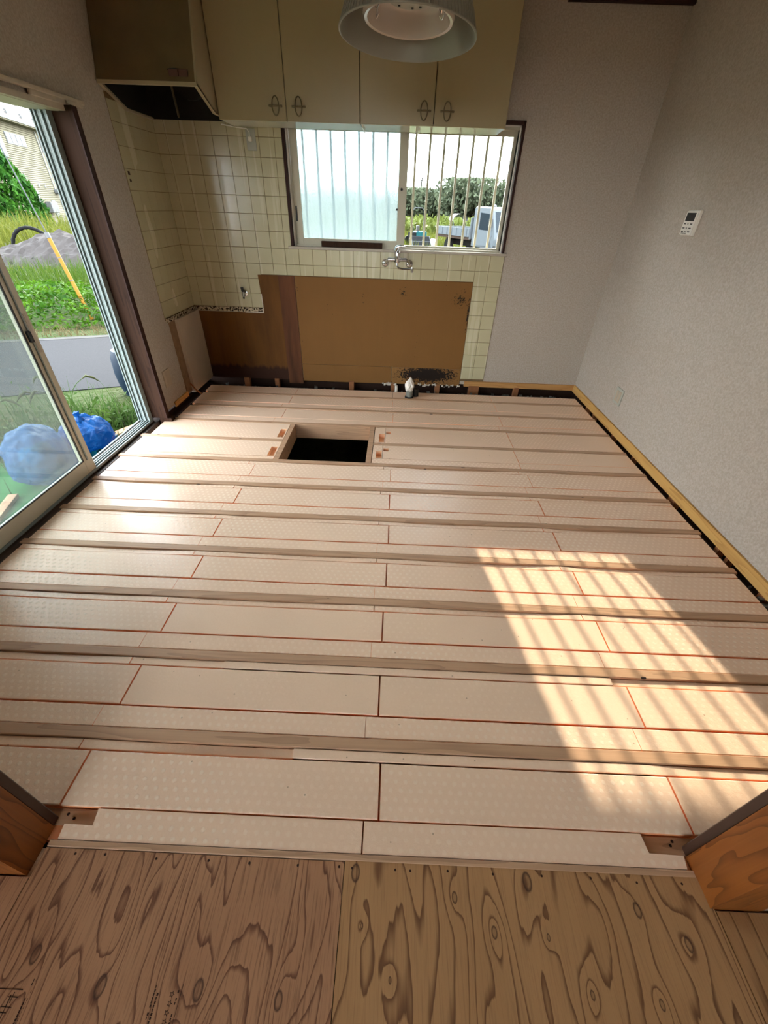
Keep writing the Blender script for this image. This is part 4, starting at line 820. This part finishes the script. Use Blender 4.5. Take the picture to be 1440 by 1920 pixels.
for an in (.3, 2.4): MB().tube([(-2.52, 3.02, zt_ + .02), (-2.52 + .05 * math.cos(an), 3.02 + .05 * math.sin(an), zt_ + .03), (-2.52 + .10 * math.cos(an), 3.02 + .10 * math.sin(an), zt_ - .0)], [.012, .016, .005], 8).build('tie_end', 'bag_blue', b2, True)
cr_ = MB().box(-2.67, -2.38, 2.88, 3.17, -.45, -.25).box(-2.68, -2.37, 2.87, 3.18, -.27, -.235)
tb = thing('crate', 'teal plastic crate under the knotted blue bag', 'crate', (-2.525, 3.025, -.45)); cr_.build('shell', 'teal_tub', tb, fix=False)
for q in range(7): MB().box(-2.38, -2.370, 2.89 + q * .041, 2.91 + q * .041, -.43, -.29).build('slat', 'teal_tub', tb)
b1 = bag('rubbish_bag', 'pale translucent blue rubbish bag standing behind the dusty glass', (-2.64, 2.64, -.147), (.205, .205, .23), 'bag_pale', 8.4)
for q in range(9):
    bm = bmesh.new(); bmesh.ops.create_icosphere(bm, subdivisions=2, radius=.07)
    for v in bm.verts: v.co *= 1 + .4 * mnoise.noise(v.co * 25 + Vector((q, 0, 0)))
    me = bpy.data.meshes.new('waste'); bm.to_mesh(me); bm.free(); me.materials.append(M['rag' if q % 3 else 'pine']); o = bpy.data.objects.new('waste', me); COL.objects.link(o); o.parent = b1; o.location = (U(-.09, .09), U(-.09, .09), U(.09, .30))
for k, (c, hx, hy, ang, z, lab) in enumerate((((-2.30, 3.33), .05, .26, .12, -.40, 'pale plank lying along the house wall by the threshold'), ((-2.50, 3.52), .04, .18, -.5, -.36, 'short brown board propped crosswise near the house wall'), ((-2.43, 3.40), .05, .15, -.35, -.41, 'brown offcut under the propped board near the house wall'))):
    ax = Vector((math.cos(ang), math.sin(ang), 0)); ay = Vector((-math.sin(ang), math.cos(ang), 0)); tag(MB().obox((*c, z), ax * hx, ay * hy, (0, 0, .018)).build('plank', 'plank', bevel=.002), lab, 'plank')
tag(MB().obox((-2.60, 1.96, -.35), Vector((.03, .01, 0)), Vector((-.13, .42, 0)), (0, 0, .014)).build('plank', 'plank', bevel=.002), 'long pale plank lying on the green turf step', 'plank')
bn = thing('rain_barrel', 'dark blue plastic barrel half hidden behind the door frame', 'barrel', (-3.00, 4.70, -.45)); MB().lathe([(.17, 0), (.20, .12), (.21, .25), (.20, .42), (.17, .5), (.0, .5)], (-3.00, 4.70, -.45), 28).build('shell', 'blue_bin', bn, True); MB().lathe([(.05, .5), (.05, .53), (0, .53)], (-2.93, 4.63, -.45), 14).build('bung', 'black', bn, True)
def clump(name, lab, c, n, h, w, mat, r, seeds=0):
    o = thing(name, lab, 'weeds', (c[0], c[1], -.45)); blades('blades', n, lambda: (rng.normal(0, r), rng.normal(0, r), 0), h, w, mat, .9, o, 'stuff', 3)
    leaves('leaves', [(rng.normal(0, r), rng.normal(0, r), U(.02, h[1] * .55)) for _ in range(n // 2)], (.03, .09), mat, o, 'stuff')
    for q in range(seeds):
        an = U(0, 6.28); dx, dy = .35 * math.cos(an), .35 * math.sin(an); H = h[1] * U(1.05, 1.25); pth = [(dx * u * u * .6, dy * u * u * .6, H * (u - .25 * u ** 3)) for u in (0, .4, .7, .85, 1.0)]
        MB().tube(pth, .003, 5).build('stalk', mat, o, True, world=False); e = pth[-1]; MB().tube([e, (e[0] + dx * .12, e[1] + dy * .12, e[2] + .02), (e[0] + dx * .28, e[1] + dy * .28, e[2] - .01), (e[0] + dx * .4, e[1] + dy * .4, e[2] - .06)], [.004, .012, .011, .003], 8).build('seed_head', 'seed', o, True, world=False)
    return o
clump('weed_clump', 'bushy green weeds beside the house wall behind the blue bag', (-2.82, 3.70), 420, (.18, .42), .012, 'weed', .17); clump('weed_clump', 'tall foxtail weeds with seed heads in front of the road', (-3.15, 3.70), 160, (.2, .5), .009, 'weed', .14, 5)
clump('weed_clump', 'pale weeds seen through the dusty glass above the pale bag', (-3.55, 3.20), 520, (.2, .55), .012, 'weed', .34, 4); clump('weed_clump', 'low weeds by the turf step at the far left of the dusty glass', (-3.75, 2.4), 360, (.15, .4), .012, 'weed', .35)
# conifer
co = thing('conifer', 'rounded dark green conifer before the beige house', 'tree', (-23.6, 29.2, -.45)); pp = []
for _ in range(5200):
    an, u = U(0, 6.28), random.random(); hh = u * 4.4; rr = 2.3 * math.sqrt(max(0, 1 - (u * 1.02) ** 1.7)) * (1 + .12 * math.sin(an * 9 + hh * 2)); pp.append((rr * math.cos(an) * U(.88, 1.02), rr * math.sin(an) * U(.88, 1.02), hh))
leaves('foliage', pp, (.25, .6), 'conifer', co, 'stuff', 1.1, .4); MB().tube([(-23.6, 29.2, -.45), (-23.6, 29.2, 2.5)], [.2, .06], 8).build('trunk', 'bark', co, True)
# beige two-storey house far across the field
hd = Vector((-.264, .964, 0)); hn = Vector((hd.y, -hd.x, 0)); HP = Vector((-28.3, 38.7, 0))
if hn.dot(-HP) < 0: hn = -hn
house = thing('house', 'beige two-storey house with a brown roof across the field', 'house', tuple(HP))
def hp(t_, z, o=0.0): v = HP + hd * t_ + hn * o; return (v.x, v.y, z)
def hbox(t0, t1, z0, z1, o0, o1):
    m_ = MB(); c = HP + hd * (t0 + t1) / 2 + hn * (o0 + o1) / 2; return m_.obox((c.x, c.y, (z0 + z1) / 2), hd * (t1 - t0) / 2, hn * (o1 - o0) / 2, (0, 0, (z1 - z0) / 2))
hbox(-9, 13, -.45, 5.5, -9, 0).build('wall', 'siding', house)
lap = MB()
for k in range(46):
    z = -.1 + k * .122; a = len(lap.v); lap.v += [hp(-9, z, .001), hp(13, z, .001), hp(13, z, .06), hp(-9, z, .06), hp(13, z + .122, .004), hp(-9, z + .122, .004)]; lap.f += [(a, a + 1, a + 2, a + 3), (a + 3, a + 2, a + 4, a + 5)]
lap.build('siding_boards', 'siding', house, fix=False, kind='stuff')
hbox(-9.5, 13.5, 5.48, 5.62, -9.6, .62).build('eave_soffit', 'siding', house); hbox(-9.6, 13.6, 5.56, 5.74, .56, .72).build('gutter', 'alu', house)
rf = MB(); rf.v += [hp(-9.6, 5.66, .65), hp(13.6, 5.66, .65), hp(13.6, 5.66, -9.7), hp(-9.6, 5.66, -9.7), hp(-3.5, 8.7, -4.5), hp(7.5, 8.7, -4.5)]; rf.f += [(0, 1, 5, 4), (1, 2, 5), (2, 3, 4, 5), (3, 0, 4), (3, 2, 1, 0)]
rfo = rf.build('roof', 'roof', house)
for q in range(18):
    t_ = -8.5 + q * 1.2; hbox(t_, t_ + .35, 5.98 + .25 * (q % 2), 6.12 + .25 * (q % 2), -.02 - .45 * (q % 2), .12 - .45 * (q % 2)).build('snow_guard', 'trim_w', rfo)
for (t0, t1, z0, z1, npan) in ((-.5, 2.65, 4.27, 4.92, 4), (5.5, 6.75, 4.15, 5.07, 2), (-2.5, -1.2, 3.45, 4.62, 2), (-1.45, -1.0, .88, 1.40, 1), (.9, 1.55, .62, 1.62, 1), (3.5, 4.3, -.1, 1.04, 1), (5.6, 7.0, .38, 1.14, 2), (-4.6, -3.0, .4, 1.5, 2)):
    f = hbox(t0, t1, z0, z1, .0, .07).build('window', 'trim_w', house); w_ = (t1 - t0) / npan
    for q in range(npan): hbox(t0 + q * w_ + .06, t0 + (q + 1) * w_ - .06, z0 + .06, z1 - .06, .06, .085).build('pane', 'far_glass' if q % 2 else 'trim_w', f)
hbox(2.0, 3.35, .22, .95, .1, .5).build('air_conditioner', 'trim_w', house, bevel=.03); hbox(4.9, 5.7, 1.48, 1.80, .0, .45).build('vent_hood', 'trim_w', house, bevel=.08)
MB().tube([hp(5.0, 5.4, .1), hp(5.15, 1.8, .1)], .05, 6).build('downpipe', 'pvc', house, True); MB().tube([hp(-.2, 1.95, .08), hp(1.1, 1.9, .08), hp(1.3, .9, .08)], .035, 6).build('conduit', 'pvc', house, True); MB().tube([hp(.1, 2.7, .08), hp(.35, 1.9, .08), hp(.8, .8, .08)], .035, 6).build('conduit', 'pvc', house, True)
for t_ in (2.0, 3.2): hbox(t_, t_ + .2, 1.85, 2.05, .0, .12).build('wall_vent', 'pvc', house)

# ------------------------------------------------------------------ outdoors, beyond the back window
def tree(name, lab, az, D, H, R, mat, nl=12, n=1500, ls=(.35, .9), grp=None, z0=-.45):
    a = math.radians(az); c = (-D * math.sin(a), D * math.cos(a), z0); o = thing(name, lab, 'tree', c, 0, grp); P = []
    lm = [(rng.normal(0, R * .45), rng.normal(0, R * .45), H * U(.35, .82), R * U(.42, .66)) for _ in range(nl)]
    for _ in range(n):
        lx, ly, lz, lr = random.choice(lm); v = Vector((rng.normal(), rng.normal(), rng.normal())).normalized() * lr * U(.8, 1.05); P.append((lx + v.x, ly + v.y, max(.1, min(H, lz + v.z * .8))))
    leaves('foliage', P, ls, mat, o, 'stuff', .9, .6); MB().tube([(0, 0, 0), (.1, 0, H * .35), (.05, .1, H * .65)], [R * .07, R * .055, R * .03], 8).build('trunk', 'bark', o, True, world=False)
    return o
for q, (az, D, H, R, lab) in enumerate(((1.5, 74, 3.9, 4.2, 'far tree at the left edge of the clear pane'), (-2.2, 72, 3.8, 3.8, 'far low tree between the first two grille bars'), (-4.6, 70, 3.9, 3.2, 'far tree left of the tallest tree'), (-6.35, 66, 4.8, 3.6, 'tallest far tree behind the truck bed'), (-8.6, 72, 4.1, 3.8, 'far tree behind the truck cab roof'), (-11.2, 66, 4.8, 3.8, 'far tree at the right edge of the clear pane'), (-14.5, 70, 4.6, 4.5, 'far tree outside the window jamb'), (6, 74, 4.2, 4.5, 'far tree behind the patterned pane'), (11, 74, 4.0, 4.6, 'far tree behind the left end of the patterned pane'), (-.3, 78, 3.7, 4.0, 'far low tree behind the first grille bar'), (-3.4, 78, 3.7, 4.2, 'far low tree behind the teal machine'), (-10, 78, 3.9, 4.2, 'far low tree over the truck windscreen'))):
    tree('tree', lab, az, D, H, R, 'tree', 12, 3400, (.3, .66), 'trees beyond the field')
P = []
for _ in range(9000):
    a = math.radians(U(-15, 13)); D = U(42, 62); P.append((-D * math.sin(a), D * math.cos(a), -.45 + random.random() ** .6 * (.9 + .5 * mnoise.noise(Vector((a * 30, D * .3, 0))))))
leaves('yellow_green_scrub', P, (.25, .7), 'bush', None, 'stuff', .8, .5)
blades('meadow_grass', 6000, lambda: (lambda a, D: (-D * math.sin(a), D * math.cos(a), -.45))(math.radians(U(-14, 3)), U(27, 45)), (.15, .5), .05, 'grass_y', .5)
# utility pole with wires
up_ = thing('utility_pole', 'thin utility pole with crossarms far behind the trees', 'utility pole', (3.7, 95, -.45)); MB().tube([(0, 0, 0), (0, 0, 6.2)], [.16, .12], 8).build('pole', 'concrete', up_, True, world=False)
for z in (5.0, 5.7): MB().box(-.9, .9, -.06, .06, z, z + .1).build('crossarm', 'steel', up_, world=False)
MB().tube([(-20, 0, 4.6), (0, 0, 5.1), (30, 0, 3.8)], .03, 4).build('wire', 'steel', up_, world=False)
# pale flatbed truck
tk = thing('flatbed_truck', 'pale small flatbed truck parked on the grass behind the house', 'truck', (4.05, 24.6, -.45), math.atan2(-4.4, 2.26))
L = dict(world=False)
cabp = [(.35, .42), (2.05, .42), (2.12, .80), (2.06, 1.05), (1.72, 1.86), (1.62, 1.95), (.45, 1.98), (.35, 1.90)]
MB().prism(cabp, -.80, .80, 1).build('cab', 'truck', tk, bevel=.03, **L)
for sgn in (-1, 1):
    y0, y1 = sorted((sgn * .80, sgn * .812)); dr = MB().prism([(.80, .50), (1.72, .50), (1.90, .95), (1.58, 1.78), (.80, 1.82)], y0, y1, 1).build('door', 'truck', tk, **L)
    y0, y1 = sorted((sgn * .812, sgn * .818)); MB().prism([(.88, 1.12), (1.78, 1.10), (1.54, 1.72), (.88, 1.76)], y0, y1, 1).build('side_window', 'truck_glass', dr, **L)
    MB().box(1.80, 1.86, *sorted((sgn * .84, sgn * 1.02)), 1.25, 1.55).build('mirror', 'black', tk, **L)
    for xw_ in (1.55, -1.75):
        wh = MB().lathe([(.20, -.09), (.30, -.09), (.32, -.05), (.32, .05), (.30, .09), (.20, .09)], (xw_, sgn * .70, .32), 24, (0, 1, 0)).build('wheel', 'tyre', tk, True, **L); MB().lathe([(.19, -.07), (.19, .07), (.05, .09), (0, .09)], (xw_, sgn * .70, .32), 16, (0, sgn, 0)).build('hub', 'steel', wh, True, **L)
    y0, y1 = sorted((sgn * .84, sgn * .88)); gt = MB().box(-2.75, .22, y0, y1, .78, 1.12).build('side_gate', 'truck', tk, **L)
    for q in range(7): MB().box(-2.66 + q * .44, -2.62 + q * .44, *sorted((sgn * .88, sgn * .905)), .80, 1.10).build('gate_rib', 'truck', gt, **L)
    MB().lathe([(.36, -.04), (.42, -.04), (.42, .04), (.36, .04)], (1.55, sgn * .76, .34), 20, (0, 1, 0)).build('wheel_arch', 'truck', tk, **L)
MB().quad([(2.075, -.70, 1.06), (2.075, .70, 1.06), (1.755, .66, 1.80), (1.755, -.66, 1.80)]).build('windscreen', 'truck_glass', tk, **L); MB().box(2.06, 2.14, -.78, .78, .40, .56).build('bumper', 'steel', tk, **L)
MB().box(-2.75, .25, -.84, .84, .66, .78).build('bed_floor', 'rust', tk, **L); MB().box(-2.79, -2.75, -.86, .86, .70, 1.12).build('tail_gate', 'truck', tk, **L); MB().box(.22, .28, -.86, .86, .70, 1.55).build('headboard', 'truck', tk, **L); MB().box(-2.5, 2.0, -.35, .35, .36, .66).build('chassis', 'tyre', tk, **L)
for q in (-.45, .35): MB().lathe([(.09, 0), (.09, .05), (.04, .1), (0, .1)], (1.35, q, 1.97), 12).build('roof_light', 'trim_w', tk, True, **L)
# teal machine with a canopy hoop, left
def azp(az, D, z=-.45): a = math.radians(az); return (-D * math.sin(a), D * math.cos(a), z)
mc = thing('farm_machine', 'teal farm machine with a bent pipe roll bar at the left of the clear pane', 'machine', azp(-2.05, 30), .3)
MB().box(-.15, .50, -.4, .4, .32, .72).build('body', 'teal', mc, bevel=.04, **L); MB().box(-.45, -.15, -.35, .35, .30, .66).build('engine', 'mesh', mc, bevel=.03, **L); MB().tube([(-.35, 0, .7), (-.35, 0, 1.68), (-.22, 0, 1.84), (.25, 0, 1.84), (.38, 0, 1.70), (.38, 0, .7)], .03, 8).build('roll_bar', 'steel', mc, True, **L)
for xw_, yv in ((-.4, -.42), (.4, -.42), (-.4, .42), (.4, .42)): MB().lathe([(.10, -.07), (.24, -.07), (.24, .07), (.10, .07)], (xw_, yv, .24), 16, (0, 1, 0)).build('wheel', 'tyre', mc, True, **L)
MB().box(-.05, .12, -.1, .1, .72, 1.0).build('seat', 'black', mc, bevel=.02, **L); MB().tube([(-.2, 0, .7), (-.28, 0, 1.05)], .02, 6).build('steering_column', 'steel', mc, True, **L)
m2 = thing('farm_machine', 'teal machine with a pale arched canopy behind the truck bed', 'machine', azp(-6.6, 33), .2)
MB().box(-.35, .45, -.35, .35, .35, .95).build('body', 'teal', m2, bevel=.05, **L)
can = MB(); arc = [(.78 * math.cos(PI * (1 - u / 10)) * .62, .62 + .62 * math.sin(PI * (.15 + .7 * u / 10))) for u in range(11)]
for k in range(10):
    (x0, z0), (x1, z1) = arc[k], arc[k + 1]; can.quad([(x0, -.5, z0 + .35), (x1, -.5, z1 + .35), (x1, .5, z1 + .35), (x0, .5, z0 + .35)]); can.quad([(x0, -.5, z0 + .38), (x1, -.5, z1 + .38), (x1, .5, z1 + .38), (x0, .5, z0 + .38)])
can.build('canopy', 'trim_w', m2, **L)
for x in (-.42, .42): MB().tube([(x, -.4, .4), (x, -.4, 1.2)], .025, 6).build('post', 'steel', m2, True, **L)
for xw_, yv in ((-.3, -.38), (.35, -.38), (-.3, .38), (.35, .38)): MB().lathe([(.10, -.07), (.26, -.07), (.26, .07), (.10, .07)], (xw_, yv, .26), 16, (0, 1, 0)).build('wheel', 'tyre', m2, True, **L)
rk = thing('mesh_frame', 'dark mesh frame lying aslant on the grass below the teal machine', 'frame', azp(-2.6, 28), .1)
MB().obox((0, 0, .30), (.52, 0, 0), (0, .38, .22), (0, -.01, .015)).build('mesh_panel', 'mesh', rk, **L)
for q in (-1, 1): MB().tube([(q * .53, -.40, .08), (q * .53, .40, .54)], .022, 6).build('frame_rail', 'steel', rk, True, **L)
for q in (-1, 0, 1): MB().tube([(-.53, q * .39, .31 + q * .225), (.53, q * .39, .31 + q * .225)], .018, 6).build('cross_rail', 'steel', rk, True, **L)
for q in (-.4, .4): MB().tube([(q, .3, 0), (q, .3, .46)], .018, 6).build('leg', 'steel', rk, True, **L)
tag(MB().lathe([(.0, 0), (.20, .02), (.26, .18), (.22, .36), (.08, .44), (.0, .45)], azp(-3.95, 28.5), 16).build('sack', 'rag', None, True), 'white filled sack on the grass right of the mesh frame', 'sack')
og = thing('engine_pump', 'small orange engine pump on the grass beside the teal machine', 'pump', azp(-3.3, 31)); MB().box(-.14, .14, -.12, .12, .0, .26).build('body', 'orange', og, bevel=.03, **L); MB().lathe([(.1, 0), (.1, .1)], (0, -.12, .16), 12, (0, -1, 0)).build('flywheel_cover', 'steel', og, True, **L)
